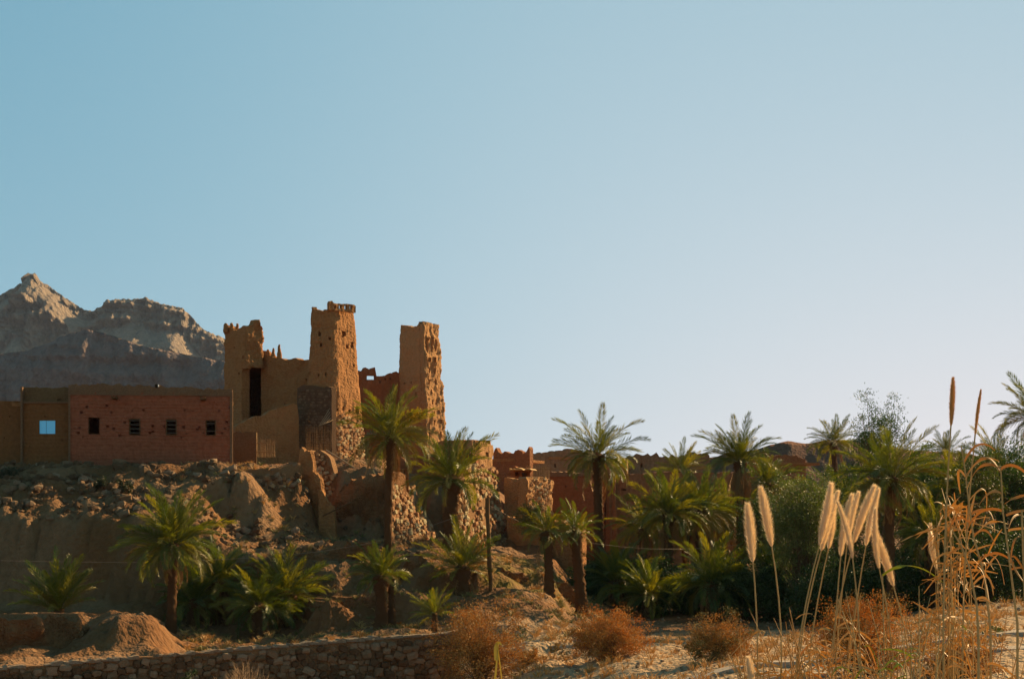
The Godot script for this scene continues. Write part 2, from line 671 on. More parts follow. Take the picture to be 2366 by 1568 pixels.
func add_stone(parent: Node, p: Vector3, size: Vector3, out: Vector3, pal: Array, tilt := 0.35, called := "stone") -> void:
	var o := part(called, stones[rng.randi() % stones.size()], pal[rng.randi() % pal.size()], parent)
	var z := out.normalized()
	var x := Vector3.UP.cross(z).normalized()
	if x.length() < 0.5: x = Vector3.RIGHT
	var bs := Basis(x, z.cross(x), z).rotated(z, rnd(-tilt, tilt))
	o.transform = Transform3D(bs * Basis.from_scale(size), p)

func stone_pile(parent: Node, xfs: Array, pal: Array) -> void:   # the smaller rest, as one mass
	if xfs.is_empty(): return
	var mm := MultiMesh.new()
	mm.transform_format = MultiMesh.TRANSFORM_3D
	mm.mesh = stones[2]
	mm.instance_count = xfs.size()
	for k in xfs.size(): mm.set_instance_transform(k, xfs[k])
	var o := MultiMeshInstance3D.new()
	o.name = "small_stones"
	o.multimesh = mm
	o.material_override = pal[1]
	o.set_meta("kind", "stuff")
	parent.add_child(o, true)

# ---------- ground ----------
func make_columns() -> void:
	# px: [[d, height] ...] from the camera outwards
	cols = [
		[-500, [[0, 3.3], [12, 2.9], [22, 1.6], [34, 0.1], [50, 0.0], [53, 0.7], [61, 0.7], [68, 0.9], [70.5, 1.2], [72.5, 2.0], [75, 1.8], [84, 1.6], [86.6, 2.3], [88.3, 6.3], [93, 8.1], [96.5, 9.3], [112, 9.5], [150, 10.5], [250, 13]]],
		[120, [[0, 3.3], [12, 2.9], [22, 1.6], [34, 0.1], [52, 0.0], [55, 0.7], [61, 0.7], [68, 0.9], [71.0, 1.2], [73, 2.05], [76, 1.8], [84, 1.6], [86.6, 2.3], [88.3, 6.3], [93, 8.1], [96.5, 9.3], [112, 9.5], [150, 10.5], [250, 13]]],
		[330, [[0, 3.3], [12, 2.9], [22, 1.6], [34, 0.1], [55, 0.0], [58, 0.7], [61, 0.7], [66, 0.9], [67.8, 1.5], [69.3, 2.3], [71, 2.4], [75, 1.9], [84, 1.6], [86.6, 2.3], [88.3, 6.3], [93, 8.0], [96.5, 9.3], [112, 9.5], [150, 10.5], [250, 13]]],
		[430, [[0, 3.3], [12, 2.9], [22, 1.6], [34, 0.1], [56, 0.0], [59, 0.6], [63, 0.7], [66, 0.7], [68, 0.7], [74, 0.7], [84, 0.9], [86.6, 1.8], [88.3, 6.0], [93, 7.9], [96.5, 9.3], [112, 9.5], [150, 10.5], [250, 13]]],
		[560, [[0, 3.3], [12, 2.9], [22, 1.6], [34, 0.1], [58, 0.0], [61, 0.5], [66, 0.5], [74, 0.5], [82, 0.6], [85.6, 1.2], [87.3, 4.6], [91.5, 5.2], [93.2, 6.6], [94.2, 8.6], [96.5, 9.3], [112, 9.6], [150, 11], [250, 13]]],
		[680, [[0, 3.3], [12, 2.9], [22, 1.6], [34, 0.1], [60, 0.0], [63, 0.4], [70, 0.5], [78, 0.6], [82, 0.8], [85.6, 1.6], [87.6, 4.3], [92, 5.1], [95.5, 6.0], [97.2, 8.7], [99, 9.4], [112, 9.9], [150, 11], [250, 13]]],
		[760, [[0, 3.3], [12, 2.9], [22, 1.6], [34, 0.1], [62, 0.0], [65, 0.5], [72, 0.8], [80.4, 1.1], [81.1, 2.35], [84.8, 2.5], [87.2, 4.2], [91.5, 4.95], [98.3, 5.3], [99.3, 6.8], [100.8, 9.3], [104, 10.0], [150, 11], [250, 13]]],
		[888, [[0, 3.3], [12, 2.9], [22, 1.6], [34, 0.1], [65, 0.0], [68, 0.5], [73, 0.8], [81.5, 1.3], [82.2, 2.6], [85, 2.75], [87.0, 4.0], [92, 4.6], [97.3, 5.2], [98.3, 6.5], [99.9, 9.1], [104, 9.9], [112, 10.2], [150, 11], [250, 13]]],
		[914, [[0, 3.3], [12, 2.9], [22, 1.6], [34, 0.1], [65, 0.0], [68, 0.5], [73, 0.8], [81.5, 1.3], [82.2, 2.6], [85, 2.75], [87.0, 4.0], [92, 4.6], [102.5, 5.4], [104.5, 7.8], [107, 9.2], [112, 9.8], [150, 11], [250, 13]]],
		[1000, [[0, 3.3], [12, 2.9], [22, 1.6], [34, 0.1], [67, 0.0], [70, 0.5], [74, 0.9], [81.6, 1.5], [82.3, 2.65], [83.9, 2.75], [84.5, 3.9], [88, 4.4], [94, 4.9], [102.5, 5.4], [104.5, 7.8], [107, 9.2], [112, 9.8], [150, 11], [250, 13]]],
		[1120, [[0, 3.3], [12, 2.9], [22, 1.6], [36, 0.1], [58, 0.25], [66, 0.5], [72, 0.9], [78, 1.8], [81, 2.4], [84.2, 2.85], [84.8, 3.75], [92, 4.25], [97, 4.5], [108.5, 5.0], [111, 7.4], [114, 8.5], [150, 10.5], [250, 13]]],
		[1250, [[0, 3.3], [12, 2.9], [22, 1.7], [36, 0.3], [55, 0.35], [62, 0.7], [70, 1.1], [76, 1.5], [82, 2.5], [86.6, 2.9], [87.3, 3.5], [95, 4.0], [105.5, 4.4], [110, 5.0], [116, 6.0], [130, 7.5], [250, 12]]],
		[1330, [[0, 3.3], [12, 2.9], [22, 1.8], [36, 0.5], [52, 0.45], [62, 0.8], [70, 1.2], [78, 1.4], [85, 1.5], [92, 1.9], [100, 2.6], [112, 3.4], [125, 5.0], [150, 8.0], [250, 12]]],
		[1480, [[0, 3.3], [12, 2.9], [22, 1.9], [36, 1.1], [50, 1.2], [60, 1.2], [70, 1.1], [78, 1.0], [90, 1.1], [105, 2.0], [115, 3.0], [125, 4.5], [150, 8.0], [250, 12]]],
		[1800, [[0, 3.3], [12, 2.9], [22, 2.1], [34, 1.95], [45, 1.85], [60, 1.5], [75, 1.2], [90, 1.1], [105, 2.0], [112, 3.0], [150, 6.0], [250, 12]]],
		[2366, [[0, 3.3], [12, 2.9], [20, 2.4], [30, 2.35], [38, 2.55], [50, 2.65], [60, 2.7], [80, 2.4], [92, 2.2], [110, 3.2], [150, 6.0], [250, 12]]],
		[2900, [[0, 3.3], [12, 2.9], [20, 2.5], [30, 2.6], [38, 2.8], [50, 2.9], [60, 2.9], [80, 2.6], [92, 2.4], [110, 3.2], [150, 6.0], [250, 12]]]]

func ground_raw(x: float, d: float) -> float:
	if d < 0.0: return 3.3
	if d > 250.0: return 12.0 + minf(d - 250.0, 4000.0) * 0.006
	var px := CX + x * FOC / maxf(d, 14.0)
	if px <= cols[0][0]: return lut(cols[0][1], d)
	for k in range(1, cols.size()):
		if px <= cols[k][0]:
			var t: float = (px - cols[k - 1][0]) / (cols[k][0] - cols[k - 1][0])
			t = t * t * (3.0 - 2.0 * t)
			return lerpf(lut(cols[k - 1][1], d), lut(cols[k][1], d), t)
	return lut(cols[cols.size() - 1][1], d)

func ground(x: float, d: float) -> float:
	var rough := clampf((d - 55.0) / 10.0, 0.0, 1.0) * clampf((116.0 - d) / 8.0, 0.0, 1.0)
	var w := 0.0
	if rough > 0.0:
		var right := clampf((CX + x * FOC / d - 1330.0) / 120.0, 0.0, 1.0)
		rough *= 1.0 - 0.75 * right
		w = rough * (0.6 * nz.get_noise_2d(x * 0.33, d * 0.08) + 0.55 * absf(nz.get_noise_2d(x * 0.9 + 40.0, d * 0.2)) + 0.25 * nz.get_noise_2d(x * 2.1, d * 0.5))
	if d > 60.0 and d < 78.0 and x < -12.0: w += 0.9 * absf(nz.get_noise_2d(x * 1.1, d * 0.25)) - 0.3
	var y := ground_raw(x, d + w)
	y += (0.10 + 0.14 * rough) * nr.get_noise_2d(x * 0.45, d * 0.45) + (0.03 + 0.08 * rough) * nr.get_noise_2d(x * 1.3, d * 1.3) + 0.035 * rough * nr.get_noise_2d(x * 3.4, d * 3.4)
	return y

func foot(px: float, d: float, sink := 0.08) -> Vector3:
	var x := (px - CX) * d / FOC
	return Vector3(x, ground(x, d) - sink, -d)

func axis(lo: float, hi: float, step: float, far_lo: float, far_hi: float) -> PackedFloat32Array:
	var l := []
	var x := lo
	while x <= hi:
		l.append(x)
		x += step
	var s := step
	while x < far_hi:
		s *= 1.35
		x += s
		l.append(x)
	x = lo
	s = step
	while x > far_lo:
		s *= 1.35
		x -= s
		l.push_front(x)
	return PackedFloat32Array(l)

func build_terrain() -> void:
	make_columns()
	var xs := axis(-36.0, 36.0, 0.27, -4000.0, 4000.0)
	var ds := axis(30.0, 112.0, 0.27, -3000.0, 4500.0)
	var mb := MB.new()
	mb.use_col = true
	var earth_c := Color(0.235, 0.108, 0.040)
	var grit := Color(0.295, 0.162, 0.075)
	var sand := Color(0.52, 0.34, 0.18)
	var scrub := Color(0.22, 0.15, 0.035)
	for d in ds:
		for x in xs:
			var y := ground(x, d) if d < 300.0 else ground_raw(x, d)
			var px := CX + x * FOC / maxf(d, 14.0)
			var bed := clampf((px - 900.0 - 4.0 * (d - 60.0)) / 160.0, 0.0, 1.0) * clampf((80.0 - d) / 8.0, 0.0, 1.0)
			bed = clampf(bed + 0.5 * nz.get_noise_2d(x * 0.3, d * 0.3) * (1.0 if bed > 0.02 and bed < 0.98 else 0.0), 0.0, 1.0)
			var n := nz.get_noise_2d(x * 0.22 + 9.0, d * 0.22)
			var c := earth_c.lerp(grit, clampf(0.5 + n, 0.0, 1.0))
			if px > 1080.0 and px < 1400.0 and d > 84.0 and d < 97.0:
				c = c.lerp(scrub, clampf(0.55 + nz.get_noise_2d(x * 0.9, d * 0.9), 0.0, 1.0))
			if d < 60.0 and px < 1050.0: c = c.lerp(sand, 0.25)
			mb.col = c.lerp(sand, bed)
			mb.vert(Vector3(x, y, -d))
	var W := xs.size()
	for j in ds.size() - 1:
		for i in W - 1:
			var a := j * W + i
			mb.quad(a, a + W, a + W + 1, a + 1)
	var g := structure("ground", mb.done(), M.ground)
	# rubble lying on the slope under the houses
	var list := []
	for k in 2600:
		var px := rnd(-40, 700)
		var d := rnd(88.5, 97.2)
		if px > 545.0 and d > 93.0: continue
		var x := (px - CX) * d / FOC
		var clump := nz.get_noise_2d(x * 0.5 + 3.0, d * 0.5)
		if clump < rnd(-0.5, 0.35): continue
		var s := 0.09 + 0.34 * pow(rng.randf(), 3.0)
		list.append([s, Vector3(x, ground(x, d) + s * 0.12, -d)])
	for k in 500:
		var px := rnd(680, 1000)
		var d := rnd(87, 99)
		var x := (px - CX) * d / FOC
		list.append([0.07 + 0.22 * pow(rng.randf(), 3.0), Vector3(x, ground(x, d) + 0.02, -d)])
	list.sort_custom(func(p, q): return p[0] > q[0])
	var rest := []
	for k in list.size():
		var s: float = list[k][0]
		if k < 300:
			add_stone(g, list[k][1], Vector3(s * rnd(0.9, 1.7), s * rnd(0.6, 1.0), s * rnd(0.8, 1.3)), Vector3(rnd(-1, 1), rnd(-0.2, 0.4), rnd(0.2, 1)), M.stone_grey, 0.5)
		else:
			rest.append(Transform3D(Basis.from_euler(Vector3(rnd(0, 6), rnd(0, 6), rnd(0, 6))) * Basis.from_scale(Vector3(s * 1.3, s * 0.8, s)), list[k][1]))
	stone_pile(g, rest, M.stone_grey)

func ridge(called: String, crest: Array, d: float, runs_a: Array, runs_b: Array, split: float, drop: float, amp: float, mat: Material, step: float, lo := -520.0, hi := 1450.0) -> void:
	var mb := MB.new()
	var x0 := (lo - CX) * d / FOC
	var x1 := (hi - CX) * d / FOC
	var ni := int((x1 - x0) / step)
	var back := 14
	var nj := int(drop / step)
	for j in range(-back, nj + 1):
		for i in ni + 1:
			var x := x0 + (x1 - x0) * i / ni
			var px := CX + x * FOC / d
			var cy := yy(lut(crest, px), d) + amp * 0.12 * fbm(Vector3(x, 0, 0), 0.06, 3)
			if j < 0:
				var q := -j * step * 1.5
				mb.vert(Vector3(x, cy - q * 0.8, -d - q))
				continue
			var D := float(j) * step
			var p := Vector3(x, cy - D, 0)
			var Dw := maxf(0.0, D + clampf(D / 12.0, 0.0, 1.0) * 16.0 * nz.get_noise_2d(x * 0.013, D * 0.006 + d))
			var t := clampf((px - split) / 30.0 + 0.5, 0.0, 1.0)
			var run := lerpf(lut(runs_a, Dw), lut(runs_b, Dw), t)
			var slope := run - (lerpf(lut(runs_a, Dw - 4.0), lut(runs_b, Dw - 4.0), t))
			var crag := clampf(1.4 - slope / 4.0, 0.12, 1.0)
			var fine := (2.6 if amp > 10.0 else 0.4) * (0.3 + 0.7 * crag)
			var steep := clampf(D / 6.0, 0.15, 1.0)
			var n := 1.0 - 2.0 * absf(fbm(Vector3(p.x, p.y * 0.55, d), 0.014, 4)) * 2.0
			n += 1.1 * fbm(Vector3(p.x * 0.05, (p.y + 8.0 * nz.get_noise_2d(p.x * 0.006, d)) * 1.0, d), 0.075, 3) * (0.5 + crag)
			n += 0.9 * (1.0 - 3.0 * absf(fbm(Vector3(p.x, p.y * 0.35, d + 50.0), 0.045, 3))) * crag + 0.7 * fbm(Vector3(p.x * 1.0, p.y * 0.6, d + 50.0), 0.11, 4)
			mb.vert(Vector3(x, p.y + 1.2 * fbm(p, 0.1, 2) + fine * fbm(p, 0.23, 2), -d + 1.6 * fine * fbm(Vector3(p.x, p.y, 7.0), 0.19, 3) + run + n * amp * steep * (0.4 + 0.6 * crag)))
	var W := ni + 1
	for j in nj + back:
		for i in ni:
			var a := j * W + i
			mb.quad(a, a + 1, a + W + 1, a + W)
	structure(called, mb.done(), mat)

func build_mountains() -> void:
	var back := [[-300, 720], [-100, 700], [0, 681], [25, 667], [50, 655], [56, 653], [59, 635], [66, 630], [74, 633], [84, 633], [88, 641], [96, 650], [115, 662], [150, 688], [195, 716], [215, 716], [238, 706], [244, 693], [270, 690], [300, 693], [335, 685], [360, 697], [385, 705], [420, 712], [440, 728], [455, 747], [480, 766], [515, 780], [560, 800], [610, 830], [700, 870], [830, 905], [1000, 995], [1100, 1085], [1500, 1190]]
	var cone := [[0, 0], [9, 3], [31, 55], [35, 57], [84, 72], [104, 112], [180, 270], [400, 740]]
	var plateau := [[0, 0], [3, 2], [40, 15], [66, 85], [72, 88], [110, 190], [400, 820]]
	ridge("mountain", back, 2500.0, cone, plateau, 225.0, 260.0, 14.0, M.rock, 1.7)
	var front := [[-300, 860], [-60, 835], [0, 816], [60, 811], [90, 800], [120, 789], [160, 769], [200, 761], [240, 769], [330, 799], [420, 818], [515, 834], [620, 850], [760, 880], [900, 920], [1000, 985], [1080, 1062], [1300, 1120], [1500, 1190]]
	ridge("foothill", front, 1500.0, [[0, 0], [60, 26], [400, 150]], [[0, 0], [60, 26], [400, 150]], 225.0, 190.0, 7.0, M.rock_dark, 2.2)
	var brown := [[1200, 1110], [1500, 1085], [1620, 1062], [1700, 1048], [1760, 1036], [1800, 1026], [1850, 1019], [1900, 1017], [1960, 1019], [2100, 1040], [2300, 1060], [2700, 1090]]
	ridge("hill", brown, 330.0, [[0, 0], [10, 16], [40, 60]], [[0, 0], [10, 16], [40, 60]], 225.0, 24.0, 1.2, M.hill, 0.8, 1200.0, 2700.0)

# ---------- the pink house and its neighbours ----------
func window_slats(parent: Node, x0: float, y0: float, x1: float, y1: float, d: float, n: int, called := "window") -> void:
	# a small barred opening: frame of four bars and cross slats, set back in the wall
	var a := at(x0, y1, d)
	var b := at(x1, y0, d)
	var w := b.x - a.x
	var h := b.y - a.y
	var z := -d - 0.16
	var mb := MB.new()
	var t := 0.02
	mb.box(Vector3(a.x + t, a.y + h * 0.5, z), Vector3(t, 0, 0), Vector3(0, h * 0.5, 0), Vector3(0, 0, 0.03))
	mb.box(Vector3(b.x - t, a.y + h * 0.5, z), Vector3(t, 0, 0), Vector3(0, h * 0.5, 0), Vector3(0, 0, 0.03))
	mb.box(Vector3(a.x + w * 0.5, b.y - t, z), Vector3(w * 0.5 - 2.2 * t, 0, 0), Vector3(0, t, 0), Vector3(0, 0, 0.03))
	mb.box(Vector3(a.x + w * 0.5, a.y + t, z), Vector3(w * 0.5 - 2.2 * t, 0, 0), Vector3(0, t, 0), Vector3(0, 0, 0.03))
	var f := part(called, mb.done(), M.wood, parent)
	for k in n:
		var s := MB.new()
		var y := a.y + h * (k + 0.6) / n
		s.box(Vector3(a.x + w * 0.5, y, z - 0.02), Vector3(w * 0.5 - 2.2 * t, 0, 0), Vector3(0, 0.028, 0.012), Vector3(0, -0.004, 0.01))
		part("slat", s.done(), M.slat, f)

func spout(parent: Node, px: float, py: float, d: float) -> void:
	var p := at(px, py, d)
	var mb := MB.new()
	mb.box(p + Vector3(0.12, 0, 0.30), Vector3(0.05, 0.012, 0.42).normalized() * 0.5, Vector3(0, 0.03, 0), Vector3(0.12, 0, 0))
	mb.box(p + Vector3(0.0, 0.07, 0.30), Vector3(0.05, 0.012, 0.42).normalized() * 0.5, Vector3(0, 0.06, 0), Vector3(0.02, 0, 0))
	mb.box(p + Vector3(0.24, 0.07, 0.30), Vector3(0.05, 0.012, 0.42).normalized() * 0.5, Vector3(0, 0.06, 0), Vector3(0.02, 0, 0))
	part("rain_spout", mb.done(), M.wood, parent)

func box_room(parent: Node, mat: Material, a: Vector2, b: Vector2, y0: float, y1: float, depth: float, roof_y: float) -> void:
	# the walls behind a front: two sides, back and a flat roof
	var A := plan(a.x, a.y)
	var B := plan(b.x, b.y)
	var ux := (B - A).normalized()
	var n := Vector2(ux.y, -ux.x)     # away from the camera
	var A2 := A + n * 0.45 + ux * 0.02
	var B2 := B + n * 0.45 - ux * 0.02
	var C := plan(b.x - 3.0, b.y + 0.45 + depth)
	var D := plan(a.x + 3.0, a.y + 0.45 + depth)
	var names := ["side_wall", "back_wall", "side_wall"]
	var seg := [[B2, C], [C, D], [D, A2]]
	for k in 3:
		var p: Vector2 = seg[k][0]
		var q: Vector2 = seg[k][1]
		var mid := (p + q) * 0.5
		var t := (q - p) * 0.5
		var inw := Vector2(t.y, -t.x).normalized() * -0.15
		var mb := MB.new()
		mb.box(Vector3(mid.x - inw.x, (y0 + y1) * 0.5, mid.y - inw.y), Vector3(t.x, 0, t.y), Vector3(0, (y1 - y0) * 0.5, 0), Vector3(inw.x, 0, inw.y))
		part(names[k], mb.done(), mat, parent)
	var mid2 := (A2 + C) * 0.5
	var rb := MB.new()
	rb.box(Vector3(mid2.x, roof_y, mid2.y), Vector3(ux.x, 0, ux.y) * (A2.distance_to(B2) * 0.5 - 0.03), Vector3(0, 0.1, 0), Vector3(n.x, 0, n.y) * (depth * 0.5 + 0.2))
	part("roof", rb.done(), M.mud, parent)

func build_house() -> void:
	# main block
	var h := thing("pink_house", "long flat-roofed house of red-pink mud brick with four small dark windows", "house")
	var holes := [[203, 964, 229, 1003, 0], [297, 967, 322, 1005, 0], [382, 968, 406, 1005, 0], [474, 970, 497, 1006, 0]]
	var spots := [[187, 953], [183, 988], [256, 953], [287, 976], [276, 1006], [262, 906], [246, 937], [191, 1010], [248, 985], [262, 990], [305, 949], [352, 984], [352, 997], [426, 948], [445, 949], [455, 992], [460, 987], [470, 1000], [506, 949], [345, 1000], [378, 985], [423, 987], [430, 1002], [418, 1010], [545, 990], [372, 918], [463, 917], [519, 990], [512, 1000], [530, 942], [312, 1083], [236, 1086], [285, 1075], [180, 1000], [200, 940], [330, 947], [292, 1060], [205, 1070], [523, 975]]
	rng.seed = 21
	for s in spots:
		if s[0] < 168 or s[0] > 530: continue
		var r := rnd(1.8, 3.6)
		holes.append([s[0] - r, s[1] - r * 0.9, s[0] + r, s[1] + r * 0.9])
	slab(h, "front_wall", M.plaster_pink, Vector2(160, 98), Vector2(536, 99), 8.6, [[160, 902], [536, 911]], {"thick": 0.42, "amp": 0.035, "step": 0.16, "rag": 0.0, "holes": holes, "deep": 0.5, "freq": 1.4, "course": 0.19})
	slab(h, "parapet", M.parapet, Vector2(160, 97.95), Vector2(536, 98.95), yy(902.5, 98) - 0.22, [[160, 888], [240, 887], [380, 893], [470, 897], [536, 899]], {"thick": 0.5, "amp": 0.05, "step": 0.12, "rag": 0.08, "freq": 2.5})
	slab(h, "corner_pier", M.parapet, Vector2(530.5, 98.93), Vector2(537, 98.95), 8.9, [[530, 905], [537, 905]], {"thick": 0.4, "amp": 0.03, "step": 0.15, "rag": 0.03})
	slab(h, "corner_pier", M.parapet, Vector2(157, 97.92), Vector2(161.5, 97.94), 9.2, [[157, 889], [161, 889]], {"thick": 0.4, "amp": 0.03, "step": 0.15, "rag": 0.03})
	box_room(h, M.plaster_pink, Vector2(160, 98), Vector2(536, 99), 8.6, yy(906, 98), 5.0, yy(915, 99))
	var ws := [[203, 964, 229, 1003, 0], [297, 967, 322, 1005, 4], [382, 968, 406, 1005, 4], [474, 970, 497, 1006, 2]]
	for w in ws: window_slats(h, w[0], w[1], w[2], w[3], 98.25, w[4])
	spout(h, 262, 922, 98.2)
	spout(h, 466, 925, 98.8)
	# block with the blue shutters
	var b := thing("brown_house", "narrow brown house front with pale blue two-leaf shutters", "house")
	slab(b, "front_wall", M.plaster_brown, Vector2(48, 98.3), Vector2(157, 98.3), 8.8, [[48, 929], [157, 929]], {"thick": 0.4, "amp": 0.03, "step": 0.18, "rag": 0.0, "course": 0.24, "deep": 0.4, "holes": [[89, 971, 127, 1002, 0], [100, 960, 104, 963], [141, 1015, 145, 1019], [66, 1030, 69, 1033]]})
	slab(b, "roof_edge", M.parapet, Vector2(46, 98.2), Vector2(158, 98.2), yy(931, 98.2), [[46, 927.5], [158, 927.5]], {"thick": 0.5, "amp": 0.01, "step": 0.3, "rag": 0.0})
	slab(b, "parapet", M.plaster_grey, Vector2(50, 98.45), Vector2(157, 98.45), yy(928, 98.4), [[50, 895], [157, 895]], {"thick": 0.3, "amp": 0.04, "step": 0.15, "rag": 0.05, "holes": [[62, 903, 65, 906], [132, 921, 141, 926]]})
	slab(b, "corner_pier", M.parapet, Vector2(46, 98.1), Vector2(50.5, 98.1), 9.4, [[46, 893], [50, 893]], {"thick": 0.35, "amp": 0.02, "step": 0.15, "rag": 0.03})
	box_room(b, M.plaster_brown, Vector2(48, 98.3), Vector2(156, 98.3), 8.8, yy(931, 98.3), 4.5, yy(934, 98.5))
	var c0 := at(89, 1002, 98.38)
	var c1 := at(127, 971, 98.38)
	var cw := c1.x - c0.x
	for k in 2:
		var f: float = [0.22, 0.72][k]
		var hw: float = [0.215, 0.265][k]
		var mb := MB.new()
		mb.box(Vector3(c0.x + cw * f, (c0.y + c1.y) * 0.5, c0.z - 0.03), Vector3(cw * hw, 0, 0), Vector3(0, (c1.y - c0.y) * 0.5 - 0.005, 0), Vector3(0, 0, 0.02))
		part("shutter", mb.done(), M.shutter, b)
	# low block further along
	var l := thing("low_brown_house", "low dark brown house wall at the edge, beside the shuttered front", "house")
	slab(l, "front_wall", M.plaster_brown, Vector2(-160, 98.6), Vector2(46, 98.6), 8.8, [[-160, 925], [46, 926]], {"thick": 0.4, "amp": 0.03, "step": 0.25, "rag": 0.04, "deep": 0.4, "holes": [[20, 960, 24, 964], [8, 1010, 11, 1013]]})
	box_room(l, M.plaster_brown, Vector2(-160, 98.6), Vector2(44, 98.6), 8.8, yy(930, 98.6), 4.0, yy(934, 98.6))
	# a pot left on the parapet
	var pot := thing("roof_box", "small dark box with a white side on the pink roof edge", "box", at(359, 893, 98.2))
	var pb := MB.new()
	pb.tube([Vector3(0, -0.05, -0.2), Vector3(0, 0.02, -0.2), Vector3(0, 0.12, -0.2), Vector3(0, 0.17, -0.2)], [0.05, 0.09, 0.09, 0.04], 8)
	part("body", pb.done(), M.dark, pot)
	var pc := MB.new()
	pc.box(Vector3(0.11, 0.07, -0.2), Vector3(0.02, 0, 0), Vector3(0, 0.06, 0), Vector3(0, 0, 0.05))
	part("pane", pc.done(), plain(Color(0.7, 0.7, 0.68)), pot)

# ---------- kasbah ----------
func face_stones(t: Dictionary, parent: Node, r: Array, size: float, most: int, pal: Array, lit := true) -> void:
	# field stones set in the face of a tower inside the sight-line box r
	var W: int = t.ni + 1
	var O: PackedVector3Array = t.O
	var n := 0
	var y := 0
	var used := []
	for k in 6000:
		if n >= most: break
		var i := rng.randi() % int(t.ni)
		var nm: Vector3 = t.n[i]
		if lit and nm.x < 0.45: continue
		if not lit and (nm.z < 0.3 or nm.x > 0.45): continue
		if nm.z < 0.05: continue
		var p: Vector3 = O[(rng.randi() % int(t.nj)) * W + i]
		var px := px_of(p)
		var py := py_of(p)
		if px < r[0] or px > r[2] or py < r[1] or py > r[3]: continue
		if rng.randf() < smoothstep(r[1] + 40.0, r[1], py) * 0.85: continue
		var s := size * rnd(0.7, 1.35)
		var ok := true
		for q in used:
			if p.distance_to(q[0]) < (s + q[1]) * 0.36:
				ok = false
				break
		if not ok: continue
		used.append([p, s])
		add_stone(parent, p, Vector3(s * rnd(0.95, 1.35), s * rnd(0.6, 0.9), s * 0.7), nm, pal, 0.3)
		n += 1

func sticks(parent: Node, called: String, px0: float, px1: float, py_top: float, py_bot: float, d: float, n: int, mat: Material, ragged := 6.0, r := 0.018) -> void:
	# a screen of upright canes with two rails
	for k in n:
		var px := lerpf(px0, px1, (k + 0.5) / n) + rnd(-1.0, 1.0)
		var a := at(px, py_bot, d)
		var b := at(px + rnd(-1.5, 1.5), py_top + rnd(-ragged, ragged), d + rnd(-0.05, 0.05))
		var mb := MB.new()
		mb.tube([a, a.lerp(b, 0.5) + Vector3(rnd(-0.02, 0.02), 0, 0), b], [r, r * 0.9, r * 0.6], 4)
		part(called, mb.done(), mat, parent)
	for f in [0.3, 0.75]:
		var a := at(px0, lerpf(py_bot, py_top, f), d - 0.04)
		var b := at(px1, lerpf(py_bot, py_top, f) + rnd(-2, 2), d - 0.04)
		var mb := MB.new()
		mb.tube([a, b], [r * 1.3, r * 1.3], 4)
		part("rail", mb.done(), mat, parent)

func spike(parent: Node, px: float, py_top: float, py_bot: float, d: float, r: float, blunt := 0.35) -> void:
	# the stump of a merlon, worn to a finger
	var a := at(px, py_bot, d)
	var b := at(px + rnd(-1, 1), py_top, d)
	var mb := MB.new()
	var pts := []
	var rad := []
	for k in 8:
		var t := k / 7.0
		pts.append(a.lerp(b, t) + Vector3(rnd(-0.03, 0.03), 0, rnd(-0.03, 0.03)))
		rad.append(r * lerpf(1.25, blunt, pow(t, 1.3)) * rnd(0.85, 1.15))
	mb.tube(pts, rad, 8)
	part("merlon_stump", mb.done(), M.mud, parent)

func log_pole(called: String, label: String, a: Vector3, b: Vector3, r: float, mat: Material, cat := "log", group := "") -> void:
	var mb := MB.new()
	var pts := []
	var rad := []
	for k in 7:
		var t := k / 6.0
		pts.append(a.lerp(b, t) - a + Vector3(rnd(-1, 1), rnd(-1, 1), 0) * r * 0.5 * sin(PI * t))
		rad.append(r * rnd(0.85, 1.1))
	mb.tube(pts, rad, 6)
	var o := MeshInstance3D.new()
	o.name = numbered(called)
	o.mesh = mb.done()
	o.material_override = mat
	add_child(o)
	o.position = a
	tag(o, label, cat, group)

